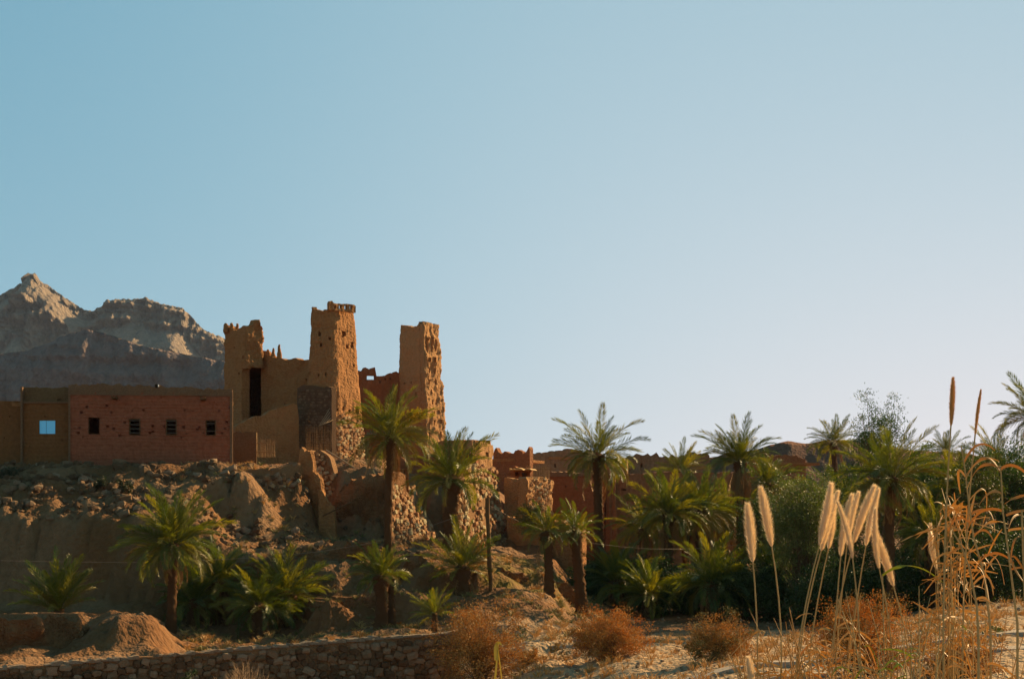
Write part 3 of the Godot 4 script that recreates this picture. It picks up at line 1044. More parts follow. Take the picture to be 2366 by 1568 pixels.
func build_kasbah() -> void:
	rng.seed = 33
	# left tower
	var t1 := thing("ruined_tower", "crumbled square mud-brick tower with merlon stumps, next to the pink house", "tower")
	tower(t1, "walls", M.mud, Vector2(513, 119.4), Vector2(566, 117.2), Vector2(612, 118.2), 8.6, yy(734, 117),
		[[515, 754], [519, 752], [526, 753], [530, 758], [540, 763], [551, 758], [560, 753], [578, 753], [586, 748], [590, 738], [600, 737], [602, 760]],
		[[515, 752], [550, 770], [590, 764], [610, 750]], {"shrink": 0.93, "amp": 0.08, "amp_right": 0.15, "round": 0.18, "thick": 0.6, "open_back": yy(850, 119), "holes": [[557, 850, 613, 985, 0], [537, 800, 541, 807], [560, 822, 564, 828], [548, 860, 551, 866]]})
	for q in [[521, 748, 0.17], [535, 747, 0.12], [547, 748, 0.1]]: spike(t1, q[0], q[1], 768.0, 118.9, q[2], 0.75)
	var fb := MB.new()
	fb.box(Vector3(-17.95, yy(840, 118.8), -118.8), Vector3(0.64, 0, 0.77) * 1.2, Vector3(0, 0.12, 0), Vector3(0.77, 0, -0.64) * 0.6)
	part("shade_floor", fb.done(), M.wood, t1)  # unseen floor added to keep sky light out of the opening
	var ry := yy(846, 119)  # closed box added behind the tower so its opening stays dark
	for q in [["shade_box_wall", Vector3(-19.0, 12.5, -124), Vector3(0.2, 0, 0), Vector3(0, ry - 12.5, 0), Vector3(0, 0, 3.2)], ["shade_box_wall", Vector3(-15.2, 12.5, -123.4), Vector3(0.2, 0, 0), Vector3(0, ry - 12.5, 0), Vector3(0, 0, 3.8)], ["shade_box_wall", Vector3(-17.1, 12.5, -127.4), Vector3(2.1, 0, 0), Vector3(0, ry - 12.5, 0), Vector3(0, 0, 0.2)], ["shade_box_wall", Vector3(-15.95, 12.5, -119.6), Vector3(0.55, 0, 0), Vector3(0, ry - 12.5, 0), Vector3(0, 0, 0.2)], ["shade_box_roof", Vector3(-17.1, ry + 0.12, -123.6), Vector3(2.1, 0, 0), Vector3(0, 0.12, 0), Vector3(0, 0, 4.0)]]:
		var rm := MB.new()
		rm.box(q[1], q[2], q[3], q[4])
		part(q[0], rm.done(), M.mud, t1)
	# curtain wall with spikes
	var w1 := thing("curtain_wall", "high mud curtain wall with finger-like ruined spikes between two towers", "wall")
	slab(w1, "wall", M.mud, Vector2(603, 118.7), Vector2(716, 116.6), 9.0, [[610, 810], [614, 820], [624, 822], [636, 826], [650, 828], [662, 832], [668, 830], [674, 829], [684, 827], [694, 832], [704, 832], [712, 830], [716, 832]],
		{"thick": 0.7, "amp": 0.09, "step": 0.12, "rag": 0.03, "holes": [[706, 874, 709, 880], [689, 900, 692, 906], [655, 930, 658, 935]]})
	for q in [[612, 812, 0.16], [619, 807, 0.2], [631, 804, 0.15], [645, 796, 0.15]]:
		spike(w1, q[0], q[1], 832.0, on_line(plan(603, 118.7), plan(716, 116.6), q[0]).y + 0.3, q[2])
	# lower wall in front
	var w2 := thing("yard_wall", "lower mud wall with a sloping rounded top in front of the curtain wall", "wall")
	slab(w2, "wall", M.mud, Vector2(545, 110.5), Vector2(691, 112.4), 8.6, [[545, 985], [566, 972], [590, 961], [612, 958], [626, 948], [640, 942], [660, 938], [678, 931], [686, 936], [690, 960], [691, 1000]], {"thick": 0.7, "amp": 0.07, "step": 0.16, "rag": 0.05})
	var w3 := thing("dark_yard_wall", "low dark mud wall closing the yard beside the pink house corner", "wall")
	slab(w3, "wall", M.plaster_grey, Vector2(537, 108), Vector2(592, 108), 8.6, [[537, 1000], [545, 996], [580, 998], [592, 1002]], {"thick": 0.4, "amp": 0.06, "step": 0.2, "rag": 0.08})
	var g := thing("cane_gate", "small slanted cane gate below the sloping yard wall", "gate")
	sticks(g, "cane", 592, 636, 1013, 1056, 106.5, 15, M.reed_screen, 2.0)
	# dark stone infill and cane screen beside the tall tower
	var w4 := thing("stone_infill_wall", "dark coursed stone infill wall left of the tall tower base", "wall")
	slab(w4, "wall", M.shade_mortar, Vector2(686, 113.9), Vector2(766, 111.85), 9.4, [[686, 896], [700, 890], [766, 897]], {"thick": 0.4, "amp": 0.04, "step": 0.2, "rag": 0.1})  # flush wall; its dark tone is painted shade of a recess
	for row in 20:
		for k in 13:
			var px := 692.0 + k * 6.2 + (3.0 if row % 2 else 0.0) + rnd(-1, 1)
			var py := 903.0 + row * 6.6 + rnd(-0.8, 0.8)
			if px > 762.0 or py > 1036.0: continue
			var q := on_line(plan(686, 113.9), plan(766, 111.85), px)
			add_stone(w4, at(px, py, q.y - 0.02), Vector3(0.17, 0.13, 0.12) * rnd(0.8, 1.2), Vector3(-0.3, 0, 1), M.shade_stone, 0.12)
	var s4 := thing("cane_screen", "dark upright cane screen under the stone infill wall", "screen")
	sticks(s4, "cane", 693, 762, 985, 1040, 110.6, 26, M.wood, 5.0)
	for k in 5:
		log_pole("leaning_pole", ["lowest", "second", "middle", "fourth", "highest"][k] + " thin leaning pole of five propped against the tall tower's corner", at(736 + k * 4.5, 985 - k * 2, 111.4), at(768 + k * 1.2, 932 + k * 9, 112.1), 0.02, M.wood_pale, "pole", "poles propped by the tall tower")
	# tall tower
	var t2 := thing("tall_tower", "tallest mud tower with pierced parapet and lit field-stone base", "tower")
	var td := tower(t2, "walls", M.mud, Vector2(691, 113.2), Vector2(772, 112.0), Vector2(858, 115.6), 8.9, yy(694, 112),
		[[714, 712], [717, 707], [722, 712], [730, 715], [745, 717], [756, 714], [762, 714], [800, 715], [824, 715]],
		[[714, 725], [745, 730], [800, 726], [822, 722]], {"shrink": 0.67, "amp": 0.06, "amp_right": 0.045, "step": 0.085, "thick": 0.32, "round": 0.8, "lean": Vector2(-0.2, 0), "holes": [[734, 766, 740, 778], [790, 765, 799, 778], [759, 780, 764, 784], [738, 792, 743, 800], [712, 858, 716, 866], [733, 862, 737, 870], [750, 860, 754, 868], [806, 945, 811, 953], [822, 940, 830, 954], [792, 940, 796, 948], [778, 942, 782, 949], [800, 795, 806, 806], [812, 790, 818, 803], [815, 840, 819, 847]]})
	slab(t2, "parapet", M.mud, Vector2(760, 112.7), Vector2(822, 114.1), yy(717, 113), [[760, 700], [762, 696], [767, 695], [770, 700], [778, 701], [800, 702], [817, 703], [822, 707]], {"thick": 0.22, "amp": 0.03, "step": 0.05, "rag": 0.02, "holes": [[771, 705, 776, 713, 0], [783, 705, 789, 713, 0], [796, 705.5, 802, 714, 0], [808, 706, 813, 714, 0]]})
	face_stones(td, t2, [770, 955, 852, 1075], 0.21, 290, M.stone, true)
	# wall to the right tower
	var w5 := thing("link_wall", "red mud wall with a small sky-lit opening joining the two tall towers", "wall")
	slab(w5, "wall", M.mud_red, Vector2(820, 127.2), Vector2(938, 128.6), 8.6, [[826, 856], [838, 855], [842, 849], [850, 851], [856, 853], [858, 848], [866, 849], [868, 858], [870, 868], [880, 869], [892, 865], [905, 861], [915, 859], [920, 862], [930, 862]], {"thick": 0.5, "amp": 0.06, "step": 0.11, "rag": 0.06, "holes": [[848, 867, 868, 877, 0], [888, 873, 891, 878], [900, 872, 903, 877], [876, 880, 879, 885]]})
	# right tower
	var t3 := thing("carved_tower", "slender mud tower with carved niches on its sunlit side", "tower")
	var niches := [[984, 778, 990.5, 812], [993.5, 779, 1000, 812], [1003, 781, 1008, 812], [987, 826, 993, 838], [998, 825, 1005, 838]]
	for row in 7:
		for k in 2:
			var yb := 850.0 + row * 24.0
			var xb := 990.0 + row * 2.4 + k * 12.0
			niches.append([xb, yb + rnd(-3, 3), xb + rnd(3, 5.5), yb + rnd(9, 16)])
	for q in [[932, 882, 936, 888], [948, 880, 951, 886], [960, 906, 964, 916]]: niches.append(q)
	tower(t3, "walls", M.mud_tan, Vector2(913, 128.4), Vector2(992, 125.2), Vector2(1043, 128.2), 7.4, yy(737, 125),
		[[919, 754], [922, 750], [935, 752], [944, 752], [952, 756], [962, 753], [966, 750], [969, 742], [972, 748], [975, 748], [976, 738], [981, 737], [990, 740], [1000, 741], [1008, 742]],
		[[919, 758], [960, 764], [1008, 752]], {"shrink": 0.69, "amp": 0.05, "amp_right": 0.12, "round": 0.16, "lean": Vector2(-0.3, 0), "holes": niches, "deep": 0.28})
	# house at its foot
	var h2 := thing("tan_house", "sunlit tan house corner with one small square window below the carved tower", "house")
	slab(h2, "front_wall", M.mud, Vector2(1000, 113.5), Vector2(1098, 111.0), 8.0, [[1000, 1022], [1060, 1016], [1098, 1016]], {"thick": 0.4, "amp": 0.05, "step": 0.2})
	slab(h2, "side_wall", M.mud_tan, Vector2(1092, 110.8), Vector2(1138, 114.5), 7.4, [[1092, 1016], [1110, 1019], [1138, 1028]], {"thick": 0.4, "amp": 0.09, "step": 0.14, "rag": 0.04, "holes": [[1122, 1044, 1128, 1055]]})
	var rb := MB.new()
	var rp := at(1080, 1024, 115.5)
	rb.box(rp, Vector3(1.5, 0, -0.05), Vector3(0, 0.1, 0), Vector3(0, 0, 1.7))
	part("roof", rb.done(), M.mud, h2)
	# ruin below the tall tower: broken pier and walls
	var p1 := thing("broken_pier", "broken upright mud pier with a sunlit ragged edge below the kasbah", "wall")
	slab(p1, "wall", M.mud, Vector2(690, 98.5), Vector2(744, 97.5), 4.6, [[690, 1040], [706, 1039], [716, 1040], [721, 1060], [724, 1084], [732, 1096], [737, 1105], [741, 1130], [744, 1140]], {"thick": 0.3, "amp": 0.1, "step": 0.12, "rag": 0.2})
	slab(p1, "foot_wall", M.mud, Vector2(736, 96.8), Vector2(776, 96.6), 4.6, [[736, 1130], [744, 1137], [752, 1148], [760, 1160], [768, 1166], [771, 1180], [774, 1210], [776, 1250]], {"thick": 0.3, "amp": 0.1, "step": 0.12, "rag": 0.2})
	var p2 := thing("ruin_wall", "low broken stone and mud wall with pale top under the tall tower", "wall")
	slab(p2, "wall", M.mortar, Vector2(716, 100.5), Vector2(800, 100), 7.0, [[716, 1042], [730, 1044], [742, 1043], [756, 1050], [762, 1060], [770, 1090], [784, 1110], [800, 1130]], {"thick": 0.8, "amp": 0.12, "step": 0.14, "rag": 0.12})
	for k in 90:
		var px := rnd(718, 772)
		var py := rnd(1046, 1150)
		if px > 752.0 and py < 1090.0: continue
		if px < 742.0 and py > 1100.0: continue
		add_stone(p2, at(px, py, 100.2), Vector3(0.17, 0.13, 0.16) * rnd(0.7, 1.3), Vector3(0.2, 0.1, 1), M.stone, 0.4)
	log_pole("fallen_beam", "pale straight beam lying down the slope beneath the tall tower", at(753, 1040, 102.5), at(840, 1094, 101.0), 0.055, M.wood_pale, "beam")
	log_pole("short_beam", "short dark beam stuck across the shaded cliff hollow", at(745, 1192, 96.2), at(812, 1160, 96.0), 0.04, M.wood, "beam")
	# low mud bastion and walls under the right tower
	var ch := thing("rounded_pier", "rounded upright masonry pier beside the tall palm trunk", "wall")
	tower(ch, "walls", M.mud, Vector2(912, 100.5), Vector2(930, 99.0), Vector2(945, 101), 6.0, yy(1082, 99), [[910, 1086], [916, 1083], [932, 1083], [940, 1090]], [[910, 1090], [940, 1094]], {"shrink": 0.9, "amp": 0.05, "round": 0.4})
	var u1 := thing("under_wall", "shaded mud wall stretching below the carved tower behind the palms", "wall")
	slab(u1, "wall", M.mud_red, Vector2(850, 108.5), Vector2(1100, 107.5), 6.0, [[850, 1052], [880, 1060], [940, 1062], [1000, 1050], [1040, 1046], [1100, 1050]], {"thick": 0.8, "amp": 0.12, "step": 0.22, "rag": 0.15})

# ---------- village further along ----------
func build_village() -> void:
	rng.seed = 44
	var v1 := thing("horned_house", "dark red mud house with two pointed horn merlons beyond the tan house", "house")
	slab(v1, "front_wall", M.village, Vector2(1139, 128), Vector2(1224, 126.5), 6.0, [[1139, 1046], [1143, 1038], [1147, 1034], [1151, 1044], [1158, 1048], [1166, 1042], [1174, 1046], [1186, 1047], [1190, 1041], [1198, 1039], [1206, 1042], [1208, 1048], [1216, 1044], [1220, 1036], [1222, 1032], [1224, 1036]], {"thick": 0.5, "amp": 0.05, "step": 0.12, "rag": 0.03})
	box_room(v1, M.village, Vector2(1140, 128), Vector2(1223, 126.5), 6.0, yy(1055, 127), 4.0, yy(1062, 127))
	var v2 := thing("grey_house", "grey-brown flat mud house with slit windows, partly behind the tall palm crown", "house")
	slab(v2, "front_wall", M.village_grey, Vector2(1232, 140), Vector2(1346, 142), 6.5, [[1232, 1047], [1262, 1046], [1280, 1042], [1310, 1038], [1346, 1040]], {"thick": 0.5, "amp": 0.06, "step": 0.2, "rag": 0.08, "holes": [[1281, 1071, 1285, 1080], [1312, 1074, 1317, 1083], [1346, 1066, 1356, 1080]]})
	box_room(v2, M.village_grey, Vector2(1233, 140), Vector2(1345, 142), 6.5, yy(1052, 141), 5.0, yy(1058, 141))
	var v3 := thing("ruined_house", "collapsed mud house with a broken dark doorway behind the red wall", "house")
	slab(v3, "front_wall", M.village_grey, Vector2(1345, 146), Vector2(1448, 145), 6.5, [[1345, 1040], [1362, 1037], [1380, 1044], [1392, 1056], [1404, 1060], [1420, 1058], [1436, 1058], [1448, 1064]], {"thick": 0.6, "amp": 0.10, "step": 0.2, "rag": 0.25, "holes": [[1352, 1062, 1366, 1084], [1372, 1072, 1378, 1090]]})
	box_room(v3, M.village_grey, Vector2(1346, 146), Vector2(1447, 145), 6.5, yy(1072, 145), 5.0, yy(1076, 145))
	var v4 := thing("long_house", "long brown mud house behind the small distant palm", "house")
	slab(v4, "front_wall", M.village_grey, Vector2(1446, 150), Vector2(1640, 150), 6.5, [[1446, 1056], [1470, 1048], [1490, 1046], [1510, 1050], [1560, 1056], [1590, 1046], [1640, 1048]], {"thick": 0.6, "amp": 0.10, "step": 0.3, "rag": 0.2, "holes": [[1480, 1070, 1485, 1080], [1600, 1064, 1606, 1074]]})
	box_room(v4, M.village_grey, Vector2(1447, 150), Vector2(1639, 150), 6.5, yy(1066, 150), 5.0, yy(1070, 150))
	var v5 := thing("hillside_house", "brown mud house on the hill foot with one black square opening", "house")
	slab(v5, "front_wall", M.village, Vector2(1740, 150), Vector2(1862, 152), 6.0, [[1740, 1066], [1764, 1056], [1790, 1052], [1840, 1052], [1862, 1060]], {"thick": 0.5, "amp": 0.06, "step": 0.25, "rag": 0.1, "holes": [[1776, 1056, 1786, 1068]]})
	box_room(v5, M.village, Vector2(1741, 150), Vector2(1861, 152), 6.0, yy(1064, 151), 5.0, yy(1070, 151))
	# stone byre with pent roof
	var s1 := thing("stone_byre", "low stone byre with two dark openings under a straw roof edge", "building")
	slab(s1, "front_wall", M.mud_tan, Vector2(1165, 111), Vector2(1218, 110), 4.5, [[1165, 1100], [1190, 1104], [1218, 1108]], {"thick": 0.5, "amp": 0.08, "step": 0.16})
	slab(s1, "side_wall", M.mud_tan, Vector2(1214, 109.8), Vector2(1277, 113.5), 4.0, [[1214, 1104], [1230, 1102], [1262, 1103], [1277, 1112]], {"thick": 0.5, "amp": 0.16, "step": 0.13, "rag": 0.08})
	slab(s1, "loft_wall", M.village, Vector2(1180, 114), Vector2(1226, 113.5), 6.5, [[1180, 1078], [1226, 1082]], {"thick": 0.4, "amp": 0.04, "step": 0.15, "holes": [[1190, 1090, 1201, 1099], [1206, 1091, 1219, 1100]], "deep": 0.9})
	slab(s1, "roof_edge", M.straw, Vector2(1176, 113), Vector2(1228, 112.5), yy(1086, 113), [[1176, 1080], [1200, 1082], [1228, 1085]], {"thick": 1.2, "amp": 0.05, "step": 0.15, "rag": 0.1})
	for k in 110:
		var px := rnd(1222, 1272)
		var q := on_line(plan(1214, 109.8), plan(1277, 113.5), px)
		add_stone(s1, at(px, rnd(1108, 1190), q.y - 0.05), Vector3(0.22, 0.15, 0.2) * rnd(0.7, 1.3), Vector3(0.75, 0.1, 1), M.stone, 0.3)
	var cf := thing("cane_fence", "ragged cane fence standing on the stone byre roof", "fence")
	sticks(cf, "cane", 1214, 1270, 1076, 1106, 114.5, 30, M.reed_screen, 4.0)
	# big red walls
	var r1 := thing("red_wall", "tall smooth red earthen wall with thatch bits along its top", "wall")
	slab(r1, "wall", M.mud_red, Vector2(1268, 119), Vector2(1396, 117), 2.5, [[1268, 1100], [1300, 1099], [1340, 1098], [1370, 1098], [1396, 1098]], {"thick": 0.7, "amp": 0.05, "step": 0.25, "rag": 0.06, "holes": [[1306, 1122, 1310, 1125]]})
	slab(r1, "coping", M.parapet, Vector2(1268, 118.9), Vector2(1396, 116.9), yy(1100, 118), [[1268, 1092], [1290, 1090], [1330, 1094], [1360, 1092], [1396, 1094]], {"thick": 0.9, "amp": 0.05, "step": 0.15, "rag": 0.1})
	var r2 := thing("red_buttress", "slanting red corner buttress with a thin sunlit edge right of the tall palm", "wall")
	tower(r2, "walls", M.village, Vector2(1384, 117.5), Vector2(1428, 115.6), Vector2(1436, 118), 2.5, yy(1066, 116), [[1390, 1080], [1396, 1072], [1402, 1070], [1408, 1078], [1412, 1092]], [[1390, 1084], [1412, 1094]], {"shrink": 0.55, "amp": 0.04, "round": 0.12})
	var r3 := thing("dark_red_wall", "long shaded brown-red wall with two slit openings behind the yellowing palms", "wall")
	slab(r3, "wall", M.village, Vector2(1424, 117.5), Vector2(1760, 122), 2.5, [[1424, 1096], [1480, 1093], [1540, 1090], [1640, 1092], [1760, 1090]], {"thick": 0.7, "amp": 0.05, "step": 0.3, "rag": 0.08, "holes": [[1436, 1129, 1447, 1133], [1476, 1224, 1481, 1233]]})
	# earthen wall right of the stone bastion
	var e1 := thing("earth_wall", "weathered brown earthen wall behind the two slim palms", "wall")
	slab(e1, "wall", M.mud, Vector2(1172, 108.6), Vector2(1345, 107.0), 2.6, [[1168, 1190], [1200, 1196], [1240, 1200], [1290, 1205], [1345, 1212]], {"thick": 0.9, "amp": 0.16, "step": 0.18, "rag": 0.15})

# ---------- stone walls ----------
func build_walls() -> void:
	rng.seed = 55
	# low river wall
	var w := thing("river_wall", "long low dry-stone wall with a pale coping beside the river bed", "wall")
	var a := Vector2(-70, 55.6)
	var b := Vector2(1062, 62.0)
	slab(w, "core", M.mortar, a, b, -0.6, [[-70, 1550], [0, 1544], [250, 1524], [500, 1504], [750, 1484], [900, 1472], [1062, 1463]], {"thick": 0.45, "amp": 0.04, "step": 0.25, "rag": 0.03})
	for seg in 26:
		var p0 := lerpf(-70, 1062, seg / 26.0)
		var p1 := lerpf(-70, 1062, (seg + 1) / 26.0) - rnd(0.3, 2.0)
		var q0 := on_line(plan(a.x, a.y), plan(b.x, b.y), p0)
		var q1 := on_line(plan(a.x, a.y), plan(b.x, b.y), p1)
		var line := [[-70, 1550], [0, 1544], [250, 1524], [500, 1504], [750, 1484], [900, 1472], [1062, 1463]]
		var t0 := lut(line, p0)
		var t1 := lut(line, p1)
		var y_mid := minf(yy(t0, q0.y), yy(t1, q1.y)) - 0.03
		if seg == 3 or seg == 9: continue
		slab(w, "coping", M.cap, Vector2(p0, q0.y - 0.05), Vector2(p1, q1.y - 0.05), y_mid, [[p0, t0 - rnd(1.6, 3.6)], [p1, t1 - rnd(1.6, 3.6)]], {"thick": rnd(0.45, 0.6), "amp": 0.06, "step": 0.1, "rag": 0.05})
	var A := plan(a.x, a.y)
	var B := plan(b.x, b.y)
	var L := A.distance_to(B)
	var ux := (B - A) / L
	var nrm := Vector3(-ux.y, 0, ux.x)
	var list := []
	var bins := {}
	for k in 22000:
		var size := lerpf(0.125, 0.05, pow(k / 22000.0, 0.5)) * rnd(0.85, 1.2)
		var u := rnd(0.1, L - 0.1)
		var y := rnd(-0.1, lut([[0, 0.95], [L, 1.75]], u))
		var ok := true
		for bx in range(int(u) - 1, int(u) + 2):
			for q in bins.get(bx, []):
				if absf(q[0] - u) < (q[2] * 1.25 + size * 1.25) * 0.92 and absf(q[1] - y) < (q[2] + size) * 0.78:
					ok = false
					break
			if not ok: break
		if not ok: continue
		if not bins.has(int(u)): bins[int(u)] = []
		bins[int(u)].append([u, y, size])
		var p := Vector3(A.x + ux.x * u, y, A.y + ux.y * u) + nrm * rnd(-0.02, 0.05)
		var vis := 1.0 if py_of(p) < 1570.0 and px_of(p) > -10.0 else 0.0
		list.append([vis * size / -p.z, p, Vector3(size * rnd(2.2, 2.9), size * rnd(1.6, 2.0), size * 1.8)])
	list.sort_custom(func(p, q): return p[0] > q[0])
	var rest := []
	for k in list.size():
		if k < 300: add_stone(w, list[k][1], list[k][2], nrm, M.stone_grey, 0.4)
		else: rest.append(Transform3D(Basis(Vector3(ux.x, 0, ux.y), Vector3.UP, nrm).rotated(nrm, rnd(-0.4, 0.4)) * Basis.from_scale(list[k][2]), list[k][1]))
	stone_pile(w, rest, M.stone_grey)
	# terrace retaining wall under the yard
	var rt := thing("retaining_wall", "dark rubble retaining wall below the yard, left of the broken pier", "wall")
	slab(rt, "core", M.mortar, Vector2(540, 95.3), Vector2(694, 97.0), 5.6, [[540, 1100], [580, 1088], [620, 1082], [660, 1078], [694, 1074]], {"thick": 0.8, "amp": 0.16, "step": 0.2, "rag": 0.15})
	for k in 240:
		var px := rnd(546, 690)
		var q := on_line(plan(540, 95.3), plan(694, 97.0), px)
		add_stone(rt, at(px, rnd(1096, 1200), q.y - 0.05), Vector3(0.28, 0.2, 0.25) * rnd(0.55, 1.4), Vector3(0.1, 0.2, 1), M.stone_grey if k % 3 else M.stone, 0.4)
	# stone buttress beside the tall palm
	var sb := thing("stone_buttress", "sunlit rubble-stone buttress flaring down beside the tall palm trunk", "wall")
	batter_wall(sb, [[1126, 904, 950], [1160, 904, 964], [1200, 905, 988], [1230, 906, 1004], [1260, 906, 1014], [1290, 908, 1020]], 97.5, 94.2, 0.25, 300, 6.0)
	# stone bastion
	var bs := thing("stone_bastion", "sunlit field-stone bastion with a slanting corner in the middle of the slope", "wall")
	batter_wall(bs, [[1078, 1052, 1140], [1112, 1052, 1146], [1140, 1053, 1150], [1180, 1054, 1156], [1220, 1054, 1164], [1260, 1055, 1171], [1292, 1056, 1176]], 103.5, 101.0, 0.28, 300, 8.0)

func batter_wall(parent: Node, rows: Array, d_left: float, d_bot: float, size: float, n: int, back: float) -> void:
	# a stone-faced wall turned to the right, leaning back; rows of [py, px left, px right]
	var ny := 26
	var nx := 20
	var O := PackedVector3Array()
	var I := PackedVector3Array()
	var y_lo: float = rows[rows.size() - 1][0]
	var y_hi: float = rows[0][0]
	var grid := []
	for j in ny + 1:
		var py := lerpf(y_lo, y_hi, float(j) / ny)
		var l := []
		var r := []
		for q in rows:
			l.append([q[0], q[1]])
			r.append([q[0], q[2]])
		for i in nx + 1:
			var u := float(i) / nx
			var px := lerpf(lut(l, py), lut(r, py), u)
			var d := lerpf(d_bot, d_left, float(j) / ny * 0.6) + back * u
			var p := at(px, py, d)
			p += Vector3(0.5, 0.1, 0.8) * fbm(p, 0.9, 3) * 0.22
			O.append(p)
			I.append(p + Vector3(0.1, 0.0, -1.7))
	var mk := PackedByteArray()
	mk.resize(nx * ny)
	mk.fill(1)
	part("core", shell(O, I, nx, ny, mk, false), M.mortar, parent)
	var out := Vector3(0.94, 0.15, 0.3)
	var used := []
	var k := 0
	for tries in 9000:
		if k >= n: break
		var p: Vector3 = O[rng.randi() % O.size()] + Vector3(rnd(-0.1, 0.1), rnd(-0.1, 0.1), 0)
		var s := size * rnd(0.65, 1.35)
		var ok := true
		for q in used:
			if p.distance_to(q[0]) < (s + q[1]) * 0.36:
				ok = false
				break
		if not ok: continue
		used.append([p, s])
		add_stone(parent, p, Vector3(s * rnd(0.95, 1.3), s * rnd(0.7, 1.0), s * 0.9), out, M.stone, 0.4)
		k += 1

# ---------- eroded earth banks ----------
func bank(label: String, a: Vector2, b: Vector2, y0: float, tops: Array, thick := 2.2, amp := 0.2) -> void:
	var o := thing("earth_bank", label, "bank", Vector3.ZERO, "eroded banks of the slope")
	slab(o, "face", M.bank, a, b, y0, tops, {"thick": thick, "amp": amp, "freq": 0.42, "step": 0.14, "rag": 0.2})

func build_banks() -> void:
	rng.seed = 57
	bank("sunlit eroded bank at the frame edge behind the river wall", Vector2(-80, 66.5), Vector2(192, 70.8), 0.2, [[-80, 1430], [0, 1427], [90, 1428], [150, 1427], [192, 1425]], 2.4, 0.5)
	bank("low terrace bank with a pale edge beside the shaggy palm", Vector2(735, 81.2), Vector2(910, 82.6), 0.6, [[735, 1394], [760, 1388], [800, 1386], [850, 1380], [890, 1374], [910, 1373]], 2.4, 0.16)
	bank("low terrace bank behind the short palm's trunk", Vector2(905, 82.7), Vector2(1040, 83.2), 0.8, [[905, 1374], [960, 1376], [1000, 1370], [1040, 1366]], 1.8, 0.16)
	bank("long terrace bank below the cliff, under the cable", Vector2(520, 86.2), Vector2(868, 88.6), 1.0, [[520, 1304], [580, 1297], [640, 1290], [700, 1286], [740, 1276], [790, 1262], [830, 1254], [868, 1250]], 2.6, 0.25)
	bank("rounded boulder-like bank right of the tallest palm's foot", Vector2(926, 85.6), Vector2(1040, 86.2), 2.0, [[926, 1322], [940, 1300], [960, 1290], [990, 1288], [1015, 1298], [1030, 1316], [1040, 1340]], 2.2, 0.3)
	bank("crumbling bank right of the bare post", Vector2(1136, 85.4), Vector2(1240, 87.0), 2.0, [[1136, 1322], [1160, 1318], [1200, 1326], [1240, 1338]], 2.6, 0.3)
	bank("last crumbling bank by the slim young palm", Vector2(1236, 87.2), Vector2(1345, 88.6), 1.4, [[1236, 1338], [1270, 1346], [1310, 1352], [1345, 1372]], 2.2, 0.3)
	bank("dark reddish cliff face in the hollow under the tall tower", Vector2(770, 98.9), Vector2(905, 97.6), 4.4, [[770, 1170], [785, 1130], [810, 1108], [850, 1100], [880, 1096], [905, 1092]], 2.0, 0.35)
	# more ruin on the ledge under the tall tower
	var rs := thing("ruined_sill", "broken stone sill wall on the ledge right below the tall tower", "wall")
	slab(rs, "wall", M.mortar, Vector2(776, 103.6), Vector2(912, 102.4), 8.6, [[776, 1084], [800, 1092], [836, 1094], [852, 1082], [862, 1070], [870, 1080], [890, 1080], [912, 1092]], {"thick": 0.6, "amp": 0.12, "step": 0.13, "rag": 0.14})
	for k in 80:
		var px := rnd(780, 908)
		var q := on_line(plan(776, 103.6), plan(912, 102.4), px)
		add_stone(rs, at(px, rnd(1092, 1140), q.y - 0.1), Vector3(0.22, 0.16, 0.2) * rnd(0.7, 1.4), Vector3(0.4, 0.2, 1), M.stone, 0.4)

# ---------- palms ----------
func trunk_mesh(h: float, r: float, lean: Vector3, flare: float) -> ArrayMesh:
	var mb := MB.new()
	var rings := maxi(6, int(h / 0.11))
	var sides := 11
	var prev := -1
	var bow := Vector3(rnd(-0.12, 0.12), 0, rnd(-0.08, 0.08)) * h * 0.25
	for j in rings + 1:
		var t := float(j) / rings
		var c := lean * t + bow * sin(PI * t) + Vector3.UP * h * t
		var rr := r * lerpf(1.12, 0.92, t) * (1.0 + 0.16 * (j % 2)) * (1.0 + 0.5 * exp(-t * h / 0.35))
		if t > 0.0: rr *= 1.0 + flare * smoothstep(h - 0.9, h - 0.15, t * h)
		var start := mb.v.size()
		for k in sides:
			var a := TAU * (k + 0.5 * (j % 2)) / sides
			mb.vert(c + Vector3(cos(a), 0, sin(a)) * rr * rnd(0.84, 1.18) + Vector3.UP * rnd(-0.03, 0.03))
		if prev >= 0:
			for k in sides:
				mb.quad(prev + k, start + k, start + (k + 1) % sides, prev + (k + 1) % sides)
		prev = start
	var top := mb.vert(lean + Vector3.UP * (h + r * 0.9))
	for k in sides: mb.tri(prev + k, top, prev + (k + 1) % sides)
	return mb.done()

